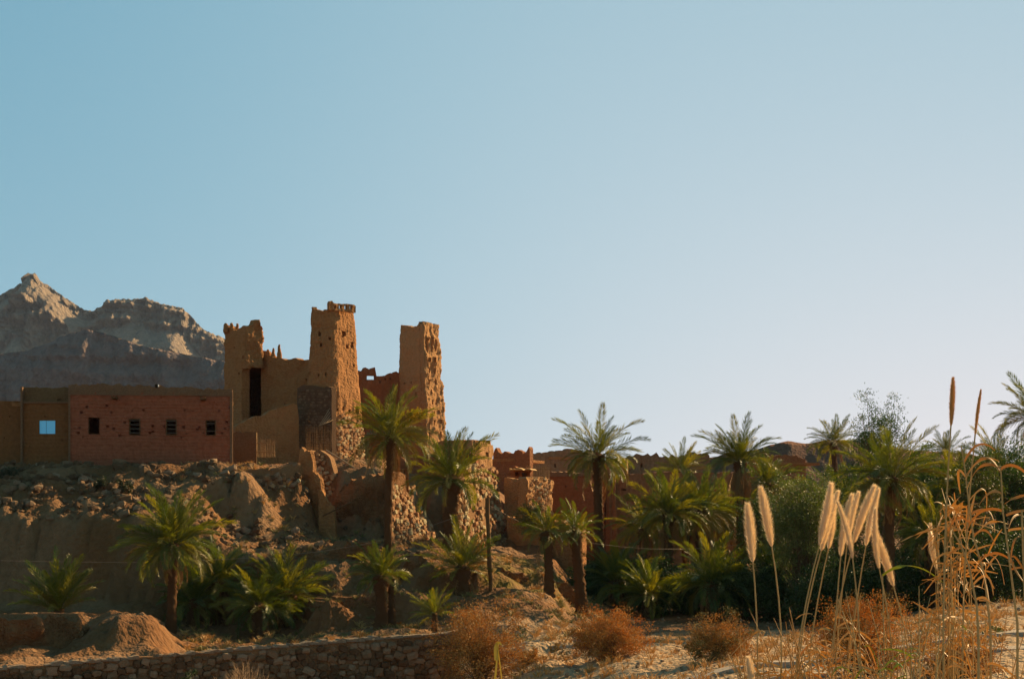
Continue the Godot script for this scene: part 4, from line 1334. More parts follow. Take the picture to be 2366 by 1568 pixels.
# o: n live fronds, L length, top/low pitch in degrees, dead n, r trunk radius, lean, kind, yellow share
func palm(label: String, px: float, d: float, crown_py: float, o := {}, group := "date palms of the grove") -> Node3D:
	var f := foot(px, d, 0.15)
	if o.has("base_py"): f.y = yy(o.base_py, d)
	var crown := at(o.get("crown_px", px), crown_py, d)
	var root := thing("date_palm", label, "palm tree", f, group)
	var h := maxf(crown.y - f.y, 0.25)
	var lean := Vector3(crown.x - f.x, 0, 0)
	var r: float = o.get("r", 0.21)
	part("trunk", trunk_mesh(h, r, lean, o.get("flare", 0.55)), M.trunk, root)
	var n: int = int(o.get("n", 46) * (1.35 if not o.has("skirt") else 1.4))
	var L: float = o.get("L", 2.8)
	var hi: float = o.get("hi", 84.0)
	var lo: float = o.get("lo", -28.0)
	var heart := lean + Vector3.UP * (h - 0.05)
	var yel: float = o.get("yellow", 0.12)
	var az0 := rnd(0, TAU)
	var sway := Basis.from_euler(Vector3(rnd(-0.2, 0.2), 0, rnd(-0.2, 0.2)))
	var hole := rnd(0, TAU)
	var droop := rnd(-10, 8)
	var stock: Array = fronds_up if o.get("upright", false) else fronds_live
	for k in n:
		var t := (k + 0.5) / n
		var pitch := lerpf(hi, lo, pow(t, o.get("fan", 0.95))) + rnd(-7, 7)
		var az := az0 + k * 2.39996 + rnd(-0.25, 0.25)
		if absf(angle_difference(az, hole)) < 0.5 and rng.randf() < 0.45: continue
		pitch += droop * t
		var mesh: Mesh = stock[clampi(int(t * stock.size() + rnd(-0.6, 0.6)), 0, stock.size() - 1)]
		var mat: Material = M.frond[rng.randi() % 3]
		if t > 0.55 and rng.randf() < yel * 2.0: mat = M.frond_yellow
		var fr := part("frond", mesh, mat, root)
		var len := L * lerpf(0.86, 1.05, sin(PI * minf(t + 0.2, 1.0))) * rnd(0.72, 1.14)
		var bs := sway * Basis.from_euler(Vector3(0, az, 0)) * Basis.from_euler(Vector3(-deg_to_rad(pitch), 0, rnd(-0.7, 0.7)))
		fr.transform = Transform3D(bs.scaled_local(Vector3(1.0, 1.0, 1.0) * len), heart + Vector3(sin(az), 0, cos(az)) * r * 0.7 * cos(deg_to_rad(pitch)) + Vector3.UP * rnd(-0.1, 0.1))
	var dead: int = o.get("dead", 8)
	for k in dead:
		var az := az0 + k * 2.39996 * 1.7 + rnd(-0.3, 0.3)
		var pitch: float = rnd(-78, -38) if not o.has("skirt") else rnd(-84, -55)
		var fr := part("dead_frond", fronds_dead[rng.randi() % fronds_dead.size()], M.frond_dead, root)
		var drop := rnd(0.05, 0.35) if not o.has("skirt") else rnd(0.0, o.skirt)
		var bs := Basis.from_euler(Vector3(0, az, 0)) * Basis.from_euler(Vector3(-deg_to_rad(pitch), 0, rnd(-0.4, 0.4)))
		fr.transform = Transform3D(bs.scaled_local(Vector3.ONE * L * rnd(0.55, 0.85)), heart + Vector3(sin(az), 0, cos(az)) * r * 0.9 - Vector3.UP * minf(drop, h * 0.8))
	return root

func build_palms() -> void:
	rng.seed = 66
	palm("full-crowned date palm in front of the dark cliff under the pink house", 393, 80, 1258, {"L": 2.6, "n": 66, "lo": -32, "dead": 10, "crown_px": 399, "r": 0.19})
	palm("small trunkless date palm fanning out behind the sunlit earth bank", 135, 78, 1408, {"L": 2.5, "n": 34, "hi": 86, "lo": 26, "dead": 3, "upright": true, "r": 0.16, "flare": 0.2})
	palm("bushy date palm with a dark skirt right behind the full-crowned palm", 492, 85, 1348, {"L": 2.2, "n": 46, "lo": -16, "dead": 30, "skirt": 2.2, "r": 0.3, "crown_px": 500})
	palm("second dark-skirted date palm leaning out beside the bushy one", 450, 84, 1392, {"L": 2.1, "n": 40, "lo": -36, "dead": 26, "skirt": 1.6, "r": 0.3})
	palm("broad shaggy date palm with brown hanging fronds above the river wall", 660, 84, 1375, {"L": 2.4, "n": 52, "lo": -26, "dead": 44, "skirt": 1.9, "r": 0.35})
	palm("low dark date palm hugging the left of the shaggy palm", 598, 82, 1400, {"L": 2.0, "n": 36, "lo": -36, "dead": 22, "skirt": 1.3, "r": 0.28})
	palm("tallest slim date palm with a yellow-flecked crown before the carved tower", 905, 80, 1010, {"L": 2.4, "n": 46, "lo": -22, "dead": 8, "crown_px": 904, "r": 0.17, "yellow": 0.3})
	var yc := foliage(0.45, 0.55, 0.45, 0.0, 26, 40, 0.05, [Color(0.50, 0.40, 0.03), Color(0.42, 0.36, 0.05)])
	var tall: Node3D = get_child(get_child_count() - 1)
	part("flower_cluster", yc[0], M.leaf_rust, tall).position = at(958, 970, 79.6) - tall.position
	palm("date palm with a thick dark trunk standing before the stone bastion", 1045, 93, 1108, {"L": 2.9, "n": 40, "lo": -8, "dead": 3, "crown_px": 1048, "r": 0.36, "hi": 86})
	palm("short date palm in front of the tallest palm's trunk", 880, 79.3, 1332, {"L": 1.65, "n": 40, "lo": -11, "dead": 4, "r": 0.24})
	palm("low bright date palm with several leaning stems before the bastion", 1068, 83, 1312, {"L": 2.3, "n": 34, "lo": 2, "dead": 3, "r": 0.24, "upright": true, "hi": 86})
	palm("slim young date palm with a round dark crown base and curved trunk", 1268, 85, 1230, {"L": 1.6, "n": 28, "lo": -16, "dead": 6, "r": 0.19, "crown_px": 1264, "flare": 0.9})
	palm("young date palm with a thick leaning trunk touching its slim neighbour", 1345, 86, 1226, {"L": 1.5, "n": 34, "lo": -16, "dead": 5, "r": 0.24, "crown_px": 1327})
	palm("tall date palm with open feathery crown standing against the pale sky", 1385, 105, 1052, {"L": 3.0, "n": 42, "lo": -34, "dead": 9, "r": 0.26, "crown_px": 1380, "flare": 0.9, "yellow": 0.2})
	palm("small distant date palm tuft above the long mud house", 1572, 128, 1088, {"L": 2.3, "n": 30, "lo": -10, "dead": 2, "r": 0.2, "upright": true})
	palm("tall date palm with a brown beard of hanging dead fronds", 1712, 105, 1068, {"L": 2.75, "n": 36, "lo": 2, "dead": 40, "skirt": 0.7, "r": 0.24, "crown_px": 1710})
	palm("dense green date palm left of the pair below the bearded palm", 1545, 98, 1190, {"L": 2.5, "n": 52, "lo": -31, "dead": 14, "skirt": 0.6, "r": 0.24, "yellow": 0.25})
	palm("yellowing date palm with drooping fronds right of the dense pair", 1620, 101, 1180, {"L": 2.6, "n": 52, "lo": -36, "dead": 22, "skirt": 0.9, "r": 0.24, "yellow": 0.45})
	palm("date palm far back, blue-green crown left of the airy tree", 1926, 150, 1025, {"L": 2.6, "n": 36, "lo": -16, "dead": 3, "r": 0.22})
	palm("great green date palm with a bare trunk behind the pampas plumes", 2066, 80, 1104, {"L": 2.75, "n": 50, "hi": 74, "lo": -34, "dead": 10, "r": 0.2, "crown_px": 2062, "yellow": 0.25})
	palm("date palm crown cut by the frame beside the tall dry canes", 2392, 112, 965, {"L": 2.9, "n": 46, "lo": -34, "dead": 8, "r": 0.22})
	palm("small far date palm peeking between green trees behind the brown plume", 2190, 140, 1046, {"L": 2.0, "n": 30, "lo": -6, "dead": 2, "r": 0.2})
	palm("dark low date palm at the foot of the tall open-crowned palm", 1425, 96, 1345, {"L": 2.5, "n": 50, "lo": -36, "dead": 18, "skirt": 1.0, "r": 0.3})
	palm("dark low date palm in shade under the yellowing palms", 1500, 93, 1375, {"L": 2.2, "n": 46, "lo": -36, "dead": 14, "skirt": 0.7, "r": 0.28})
	palm("spreading low date palm in shade under the bearded palm", 1645, 90, 1350, {"L": 2.6, "n": 50, "lo": -26, "dead": 14, "skirt": 0.8, "r": 0.3})
	palm("low dark date palm behind the two lone pampas plumes", 1790, 92, 1335, {"L": 2.3, "n": 46, "lo": -26, "dead": 12, "skirt": 0.8, "r": 0.28})
	palm("green date palm against the dark red wall, left of the dense pair", 1488, 106, 1222, {"L": 2.4, "n": 44, "lo": -30, "dead": 10, "r": 0.22})
	palm("green date palm between the dense pair, further back", 1588, 110, 1225, {"L": 2.5, "n": 44, "lo": -30, "dead": 10, "r": 0.22, "yellow": 0.3})
	palm("yellow-tinged date palm below the brown-bearded palm", 1672, 107, 1205, {"L": 2.5, "n": 44, "lo": -30, "dead": 14, "r": 0.22, "yellow": 0.35})
	palm("date palm tucked behind the bearded palm and tamarisk", 1775, 112, 1120, {"L": 2.5, "n": 44, "lo": -30, "dead": 8, "r": 0.22})
	palm("mid-height date palm right of the tamarisk, in shade", 1945, 98, 1165, {"L": 2.6, "n": 48, "lo": -35, "dead": 10, "r": 0.22})
	palm("date palm crown half hidden by the tangled vine", 2215, 92, 1130, {"L": 2.6, "n": 48, "lo": -35, "dead": 10, "r": 0.22})
	palm("date palm crown behind the arching canes, near the frame edge", 2310, 98, 1090, {"L": 2.7, "n": 48, "lo": -35, "dead": 10, "r": 0.22})
	palm("squat date palm fanning low beside the great palm's trunk", 2150, 84, 1245, {"L": 2.1, "n": 40, "lo": -11, "dead": 6, "r": 0.24})
	palm("tiny green date palm seedling above the rust-brown bush", 1005, 78, 1418, {"L": 1.3, "n": 26, "hi": 85, "lo": 5, "dead": 1, "upright": true, "r": 0.1, "flare": 0.1})

# ---------- leafy trees and shrubs ----------
# o: rx, ry, rz half sizes, leaves, size, palette (linear colours), clumps, open (share of clumps left out), trunk
func foliage(rx: float, ry: float, rz: float, lift: float, clumps: int, per: int, size: float, pal: Array, long := 2.2, jag := 0.35, droop := 0.0) -> Array:
	# returns the leaf mesh and the clump centres
	var mb := MB.new()
	mb.use_col = true
	var cs := []
	var sd := rnd(0, 100)
	for k in clumps:
		var u := rnd(-1, 1)
		var a := rnd(0, TAU)
		var rr := pow(rng.randf(), 0.45)
		var dir := Vector3(sqrt(1 - u * u) * cos(a), u, sqrt(1 - u * u) * sin(a))
		var wob := 1.0 + jag * (nz.get_noise_3d(dir.x * 1.3 + sd, dir.y * 1.3, dir.z * 1.3) + 0.6 * nz.get_noise_3d(dir.x * 3.1 + sd, dir.y * 3.1, dir.z * 3.1))
		var c := Vector3(dir.x * rx, dir.y * ry, dir.z * rz) * rr * wob
		c.y += lift
		if c.y < 0.05: c.y = rnd(0.05, 0.3)
		cs.append(c)
		var base: Color = pal[rng.randi() % pal.size()]
		var cr := rnd(0.5, 1.1) * minf(rx, ry) * 0.26
		for q in per:
			var p := c + Vector3(rng.randfn(), rng.randfn() * 0.8, rng.randfn()) * cr * 0.6
			var f := (Vector3(rng.randfn(), rng.randfn() + 0.35 - droop, rng.randfn()) + dir * 0.8).normalized()
			var s := f.cross(Vector3(rng.randfn(), rng.randfn(), rng.randfn())).normalized()
			var w := size * rnd(0.6, 1.3)
			var l := w * long
			var tone := rnd(0.75, 1.3)
			mb.col = Color(base.r * tone, base.g * tone, base.b * tone)
			var i0 := mb.vert(p - f * l * 0.5)
			var i1 := mb.vert(p + s * w * 0.5)
			var i2 := mb.vert(p + f * l * 0.5)
			var i3 := mb.vert(p - s * w * 0.5)
			mb.tri(i0, i1, i2)
			mb.tri(i0, i2, i3)
	return [mb.done(), cs]

func limbs(cs: Array, h0: float, r: float, every: int) -> ArrayMesh:
	var mb := MB.new()
	var k := 0
	for c in cs:
		k += 1
		if k % every: continue
		var b := Vector3(rnd(-0.1, 0.1), 0, rnd(-0.1, 0.1)) * (1.0 + h0)
		var m: Vector3 = b.lerp(c, 0.5) + Vector3(c.x * -0.12, absf(c.y) * 0.15, c.z * -0.12)
		mb.tube([b + Vector3.UP * h0 * 0.3, m, c], [r, r * 0.6, r * 0.15], 4, false)
	return mb.done()

func leafy(called: String, label: String, cat: String, px: float, d: float, o: Dictionary, group := "") -> Node3D:
	var f := foot(px, d, 0.1)
	var root := thing(called, label, cat, f, group)
	var got := foliage(o.rx, o.ry, o.get("rz", o.rx), o.get("lift", o.ry), o.get("clumps", 120), o.get("per", 60), o.get("size", 0.06), o.pal, o.get("long", 2.4), o.get("jag", 0.35), o.get("droop", 0.0))
	if o.has("trunk"):
		var h: float = o.trunk
		part("trunk", trunk_mesh(h, o.get("r", 0.14), Vector3(rnd(-0.2, 0.2), 0, 0), 0.0), M.bark, root)
	part("branches" if o.has("trunk") else "stems", limbs(got[1], o.get("trunk", 0.15), o.get("twig", 0.02), o.get("every", 3)), o.get("wood", M.twig), root)
	part("crown" if o.has("trunk") else "foliage", got[0], o.get("mat", M.leaf_olive), root)
	return root

func build_trees() -> void:
	rng.seed = 77
	var olive := [Color(0.10, 0.12, 0.025), Color(0.13, 0.14, 0.03), Color(0.08, 0.10, 0.025), Color(0.15, 0.15, 0.045)]
	var pale_olive := [Color(0.17, 0.175, 0.045), Color(0.20, 0.20, 0.055), Color(0.13, 0.14, 0.035), Color(0.22, 0.20, 0.07)]
	var green := [Color(0.07, 0.115, 0.02), Color(0.10, 0.14, 0.022), Color(0.055, 0.09, 0.02)]
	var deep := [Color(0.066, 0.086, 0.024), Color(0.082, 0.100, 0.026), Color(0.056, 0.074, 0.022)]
	var dry := [Color(0.15, 0.115, 0.04), Color(0.12, 0.10, 0.03), Color(0.18, 0.12, 0.04)]
	leafy("tamarisk_tree", "olive feathery tamarisk left of the great green palm", "tree", 1858, 86, {"rx": 1.75, "ry": 2.5, "lift": 4.9, "trunk": 2.2, "clumps": 300, "per": 110, "size": 0.037, "pal": pale_olive, "long": 3.5, "twig": 0.04})
	leafy("airy_tree", "airy thin-leaved tree rising against the sky behind the great palm", "tree", 2028, 112, {"rx": 1.75, "ry": 2.3, "lift": 8.9, "trunk": 5.6, "clumps": 190, "per": 56, "size": 0.05, "pal": green, "long": 2.6, "jag": 0.6, "twig": 0.05, "every": 2})
	leafy("round_tree", "rounded bright green tree behind the great palm's crown", "tree", 2150, 97, {"rx": 1.9, "ry": 2.6, "lift": 5.5, "trunk": 2.6, "clumps": 240, "per": 80, "size": 0.05, "pal": green})
	leafy("dense_tree", "dense dark green tree behind the dry canes at the frame edge", "tree", 2335, 90, {"rx": 2.0, "ry": 2.4, "lift": 5.7, "trunk": 2.6, "clumps": 260, "per": 80, "size": 0.05, "pal": green + deep})
	leafy("brown_topped_tree", "brownish dry-topped tree just behind the tall dry canes", "tree", 2262, 84, {"rx": 1.2, "ry": 2.0, "lift": 5.5, "trunk": 2.6, "clumps": 150, "per": 70, "size": 0.05, "pal": dry + olive})
	leafy("dark_tree", "dark green tree between tamarisk and great palm", "tree", 1955, 94, {"rx": 1.5, "ry": 2.6, "lift": 4.9, "trunk": 2.0, "clumps": 220, "per": 80, "size": 0.05, "pal": deep + olive})
	leafy("grove_tree", "deep green round tree filling the gap left of the tamarisk", "tree", 1770, 100, {"rx": 1.7, "ry": 2.0, "lift": 4.2, "trunk": 2.2, "clumps": 220, "per": 80, "size": 0.05, "pal": deep + olive})
	leafy("grove_tree", "broad green tree right of the airy tree", "tree", 2100, 104, {"rx": 2.0, "ry": 2.2, "lift": 5.0, "trunk": 2.6, "clumps": 240, "per": 80, "size": 0.055, "pal": green + olive})
	leafy("grove_tree", "shadowy tree between great palm and dry-topped tree", "tree", 2225, 100, {"rx": 1.9, "ry": 2.4, "lift": 4.6, "trunk": 2.4, "clumps": 240, "per": 80, "size": 0.055, "pal": deep + green})
	leafy("grove_tree", "dark tree beyond the frame-edge canes", "tree", 2420, 92, {"rx": 2.2, "ry": 2.6, "lift": 5.0, "trunk": 2.6, "clumps": 240, "per": 80, "size": 0.055, "pal": deep + green})
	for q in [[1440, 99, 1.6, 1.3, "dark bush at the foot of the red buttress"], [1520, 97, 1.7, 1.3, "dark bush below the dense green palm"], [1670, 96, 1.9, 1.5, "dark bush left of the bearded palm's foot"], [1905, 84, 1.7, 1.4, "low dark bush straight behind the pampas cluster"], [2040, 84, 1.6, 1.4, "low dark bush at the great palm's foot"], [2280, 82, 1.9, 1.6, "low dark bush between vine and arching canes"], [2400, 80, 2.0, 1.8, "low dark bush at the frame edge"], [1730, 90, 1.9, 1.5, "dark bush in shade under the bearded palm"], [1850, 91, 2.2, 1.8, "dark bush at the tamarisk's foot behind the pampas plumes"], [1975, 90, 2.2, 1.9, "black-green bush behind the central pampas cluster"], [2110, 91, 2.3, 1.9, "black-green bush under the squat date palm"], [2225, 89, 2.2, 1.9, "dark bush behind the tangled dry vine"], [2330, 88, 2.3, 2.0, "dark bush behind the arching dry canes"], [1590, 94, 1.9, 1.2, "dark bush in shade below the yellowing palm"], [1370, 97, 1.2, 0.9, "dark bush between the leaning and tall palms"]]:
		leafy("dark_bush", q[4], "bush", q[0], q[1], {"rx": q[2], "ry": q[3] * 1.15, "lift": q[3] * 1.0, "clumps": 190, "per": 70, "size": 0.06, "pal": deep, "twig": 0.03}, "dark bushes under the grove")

func build_bushes() -> void:
	rng.seed = 88
	var rust := [Color(0.36, 0.20, 0.05), Color(0.43, 0.25, 0.07), Color(0.27, 0.15, 0.04), Color(0.34, 0.20, 0.05)]
	var orange := [Color(0.46, 0.22, 0.04), Color(0.52, 0.27, 0.06), Color(0.40, 0.17, 0.03)]
	var ochre := [Color(0.30, 0.21, 0.05), Color(0.36, 0.26, 0.08), Color(0.26, 0.19, 0.05)]
	var sage := [Color(0.16, 0.15, 0.045), Color(0.20, 0.18, 0.06)]
	leafy("rust_bush", "large rust-brown bush at the river wall's end", "bush", 1108, 60, {"rx": 1.5, "ry": 1.3, "lift": 1.2, "clumps": 330, "per": 90, "size": 0.028, "pal": rust, "mat": M.leaf_rust, "long": 2.6, "jag": 0.55, "twig": 0.02})
	leafy("rust_bush", "rounded golden-orange bush alone on the river bed", "bush", 1408, 62, {"rx": 1.4, "ry": 1.0, "lift": 0.8, "clumps": 300, "per": 90, "size": 0.026, "pal": orange + rust, "mat": M.leaf_rust, "long": 2.8, "jag": 0.4, "twig": 0.018})
	leafy("rust_bush", "dull brown bush beside the lone pampas plumes", "bush", 1662, 54, {"rx": 1.05, "ry": 0.8, "lift": 0.65, "clumps": 200, "per": 80, "size": 0.026, "pal": rust + sage, "mat": M.leaf_rust, "jag": 0.4})
	leafy("rust_bush", "bright orange-topped bush behind the pampas cluster", "bush", 1990, 40, {"rx": 1.1, "ry": 0.95, "lift": 1.0, "clumps": 260, "per": 100, "size": 0.02, "pal": orange + orange + sage, "mat": M.leaf_rust, "long": 2.6, "jag": 0.45})
	leafy("rust_bush", "brown bush at the foot of the tangled dry vine", "bush", 2215, 36, {"rx": 0.85, "ry": 0.6, "lift": 0.45, "clumps": 150, "per": 80, "size": 0.02, "pal": rust, "mat": M.leaf_rust, "jag": 0.45})
	leafy("ochre_bush", "ochre bush glowing between the low palm and bare post", "bush", 1098, 88, {"rx": 0.75, "ry": 0.75, "lift": 0.65, "clumps": 110, "per": 60, "size": 0.04, "pal": ochre, "mat": M.leaf_rust})
	leafy("ochre_bush", "small golden tuft on the slope by the slim palm's foot", "bush", 1312, 90, {"rx": 0.35, "ry": 0.4, "lift": 0.35, "clumps": 40, "per": 40, "size": 0.035, "pal": ochre, "mat": M.leaf_rust})
	leafy("tumbleweed", "pale round tumbleweed right of the large rust bush", "bush", 1228, 64, {"rx": 0.5, "ry": 0.36, "lift": 0.3, "clumps": 70, "per": 60, "size": 0.022, "pal": ochre + rust, "mat": M.leaf_rust, "jag": 0.2})
	leafy("tumbleweed", "smaller faint tumbleweed next to the pale round one", "bush", 1290, 66, {"rx": 0.32, "ry": 0.26, "lift": 0.22, "clumps": 40, "per": 50, "size": 0.022, "pal": ochre, "mat": M.leaf_rust, "jag": 0.2})
	leafy("small_bush", "little orange tuft at the short palm's foot", "bush", 925, 80, {"rx": 0.28, "ry": 0.3, "lift": 0.26, "clumps": 30, "per": 40, "size": 0.03, "pal": orange, "mat": M.leaf_rust})
	leafy("small_bush", "yellow bush cut by the bottom edge before the river wall", "bush", 285, 45, {"rx": 0.35, "ry": 0.75, "lift": 0.95, "clumps": 60, "per": 50, "size": 0.025, "pal": ochre, "mat": M.leaf_rust})
	leafy("small_bush", "dark green weed against the river wall near the twig bush", "bush", 432, 54, {"rx": 0.32, "ry": 0.6, "lift": 0.75, "clumps": 50, "per": 50, "size": 0.03, "pal": [Color(0.05, 0.07, 0.02)]})
	leafy("small_bush", "green tuft on the bank behind the arching canes", "bush", 2292, 47, {"rx": 0.4, "ry": 0.2, "lift": 0.15, "clumps": 40, "per": 50, "size": 0.02, "pal": sage})
	for q in [[18, 94.5, 0.6, "dark shrub on the rubble at the frame edge below the houses"], [232, 92, 0.42, "small dark shrub on the rubble below the pink house"], [286, 91.5, 0.5, "wide grey shrub on the rubble above the full-crowned palm"]]:
		leafy("slope_shrub", q[3], "shrub", q[0], q[1], {"rx": q[2], "ry": q[2] * 0.9, "lift": q[2] * 0.6, "clumps": 50, "per": 50, "size": 0.04, "pal": [Color(0.06, 0.06, 0.03), Color(0.09, 0.085, 0.045)]})
	var hs := leafy("wall_shrub", "pale yellow-green shrub draped below the stone byre", "shrub", 1225, 100.5, {"rx": 0.95, "ry": 1.0, "rz": 0.5, "lift": 0.9, "clumps": 130, "per": 60, "size": 0.04, "pal": [Color(0.24, 0.20, 0.06), Color(0.20, 0.18, 0.05)], "mat": M.leaf_rust})
	hs.position.y = yy(1236, 100.5)
	# bare twig bush before the river wall
	var f := foot(562, 50.5, 0.1)
	var tb := thing("twig_bush", "bare pale-brown twig bush in front of the river wall", "bush", f)
	var mb := MB.new()
	for k in 150:
		var a := rnd(0, TAU)
		var out := rnd(0.1, 0.95)
		var hh := rnd(0.7, 1.75) * (1.1 - 0.45 * out)
		var p0 := Vector3(cos(a), 0, sin(a)) * rnd(0.0, 0.2)
		var p3 := Vector3(cos(a) * out, hh, sin(a) * out)
		var p1 := p0.lerp(p3, 0.4) + Vector3(rnd(-0.08, 0.08), 0.12, rnd(-0.08, 0.08))
		mb.tube([p0, p1, p3], [0.009, 0.006, 0.002], 3, false)
		for q in 7:
			var t := rnd(0.35, 0.95)
			var s := p1.lerp(p3, t)
			mb.tube([s, s + Vector3(cos(a) * rnd(-0.05, 0.22) + rnd(-0.1, 0.1), rnd(0.08, 0.3), sin(a) * rnd(-0.05, 0.22) + rnd(-0.1, 0.1))], [0.004, 0.0015], 3, false)
	part("twigs", mb.done(), M.twig_pale, tb)

# ---------- pampas plumes and canes on the near bank ----------
func plume_mesh(l: float, w: float, bend: float) -> ArrayMesh:
	var mb := MB.new()
	var spine := []
	var rad := []
	for k in 9:
		var t := k / 8.0
		spine.append(Vector3(bend * t * t * l, l * t, 0))
		rad.append(maxf(0.002, w * 0.21 * pow(sin(PI * clampf(0.06 + t * 0.9, 0, 1)), 0.8)))
	mb.tube(spine, rad, 7)
	for k in 2400:
		var t := pow(rng.randf(), 0.9)
		var a := rnd(0, TAU)
		var prof := pow(sin(PI * clampf(0.05 + t * 0.92, 0.0, 1.0)), 0.75)
		var c := Vector3(bend * t * t * l, l * t, 0)
		var o := Vector3(cos(a), 0, sin(a))
		var p := c + o * w * 0.21 * prof
		var len := rnd(0.5, 1.0) * w * 0.75
		var dir := (o * rnd(0.25, 0.7) + Vector3(bend * t, 1.0, 0) * rnd(0.6, 1.0)).normalized()
		var s := dir.cross(o).normalized() * rnd(0.0012, 0.0026)
		mb.trip(p - s, p + dir * len * lerpf(0.6, 1.0, prof), p + s)
	return mb.done()

func curve(a: Vector3, b: Vector3, c: Vector3, n := 8) -> Array:
	var l := []
	for k in n + 1:
		var t := float(k) / n
		l.append(a.lerp(b, t).lerp(b.lerp(c, t), t))
	return l

func pampas(label: String, top: Vector2, bot: Vector2, w: float, d: float, foot_px: float, mat: Material, o := {}) -> void:
	var a := at(bot.x, bot.y, d)
	var b := at(top.x, top.y, d)
	var f := foot(foot_px, d + rnd(-0.3, 0.3), 0.05)
	var root := thing("pampas_reed", label, "reed", f, "plumed reeds on the near bank")
	var dirv := b - a
	var l := dirv.length()
	var pm := part("plume", plume_mesh(l * 1.02, w * 1.12 * d / FOC, o.get("bend", rnd(-0.16, 0.16))), mat, root)
	var y := dirv.normalized()
	var x := y.cross(Vector3(0, 0, 1)).normalized()
	pm.transform = Transform3D(Basis(x, y, x.cross(y)), a - f)
	var st := MB.new()
	var ctrl := a - y * (a.y - f.y) * 0.55
	ctrl.y = lerpf(f.y, a.y, 0.5)
	var pts := curve(Vector3.ZERO, ctrl - f, a + y * l * 0.1 - f, 10)
	var rad := []
	for k in 11: rad.append(lerpf(0.0095, 0.006, k / 10.0))
	st.tube(pts, rad, 6)
	part("stalk", st.done(), M.stalk, root)
	var nl: int = o.get("leaves", 3)
	for k in nl:
		var t := rnd(0.25, 0.7)
		var p: Vector3 = pts[int(t * 10)]
		var sd := 1.0 if rng.randf() < 0.5 else -1.0
		part("leaf", ribbon(curve(p, p + Vector3(sd * rnd(0.05, 0.2), rnd(0.1, 0.35), rnd(-0.1, 0.1)), p + Vector3(sd * rnd(0.2, 0.5), rnd(-0.35, 0.1), rnd(-0.15, 0.15)), 6), 0.008), M.straw if rng.randf() < 0.6 else M.straw_rust, root)

func ribbon(pts: Array, w: float) -> ArrayMesh:
	var mb := MB.new()
	ribbon_into(mb, pts, w)
	return mb.done()

func ribbon_into(mb: MB, pts: Array, w: float) -> void:
	var n := pts.size()
	var tw := rnd(0, PI)
	var last := -1
	for k in n:
		var t := float(k) / (n - 1)
		var tan: Vector3 = (pts[mini(k + 1, n - 1)] - pts[maxi(k - 1, 0)]).normalized()
		var s := tan.cross(Vector3(sin(tw + t), 0.3, cos(tw + t))).normalized() * w * (0.35 + 0.65 * sin(PI * minf(0.25 + t * 0.75, 1.0)))
		var up := tan.cross(s).normalized() * w * 0.25
		var i := mb.vert(pts[k] - s + up)
		mb.vert(pts[k])
		mb.vert(pts[k] + s + up)
		if last >= 0:
			mb.quad(last, i, i + 1, last + 1)
			mb.quad(last + 1, i + 1, i + 2, last + 2)
		last = i

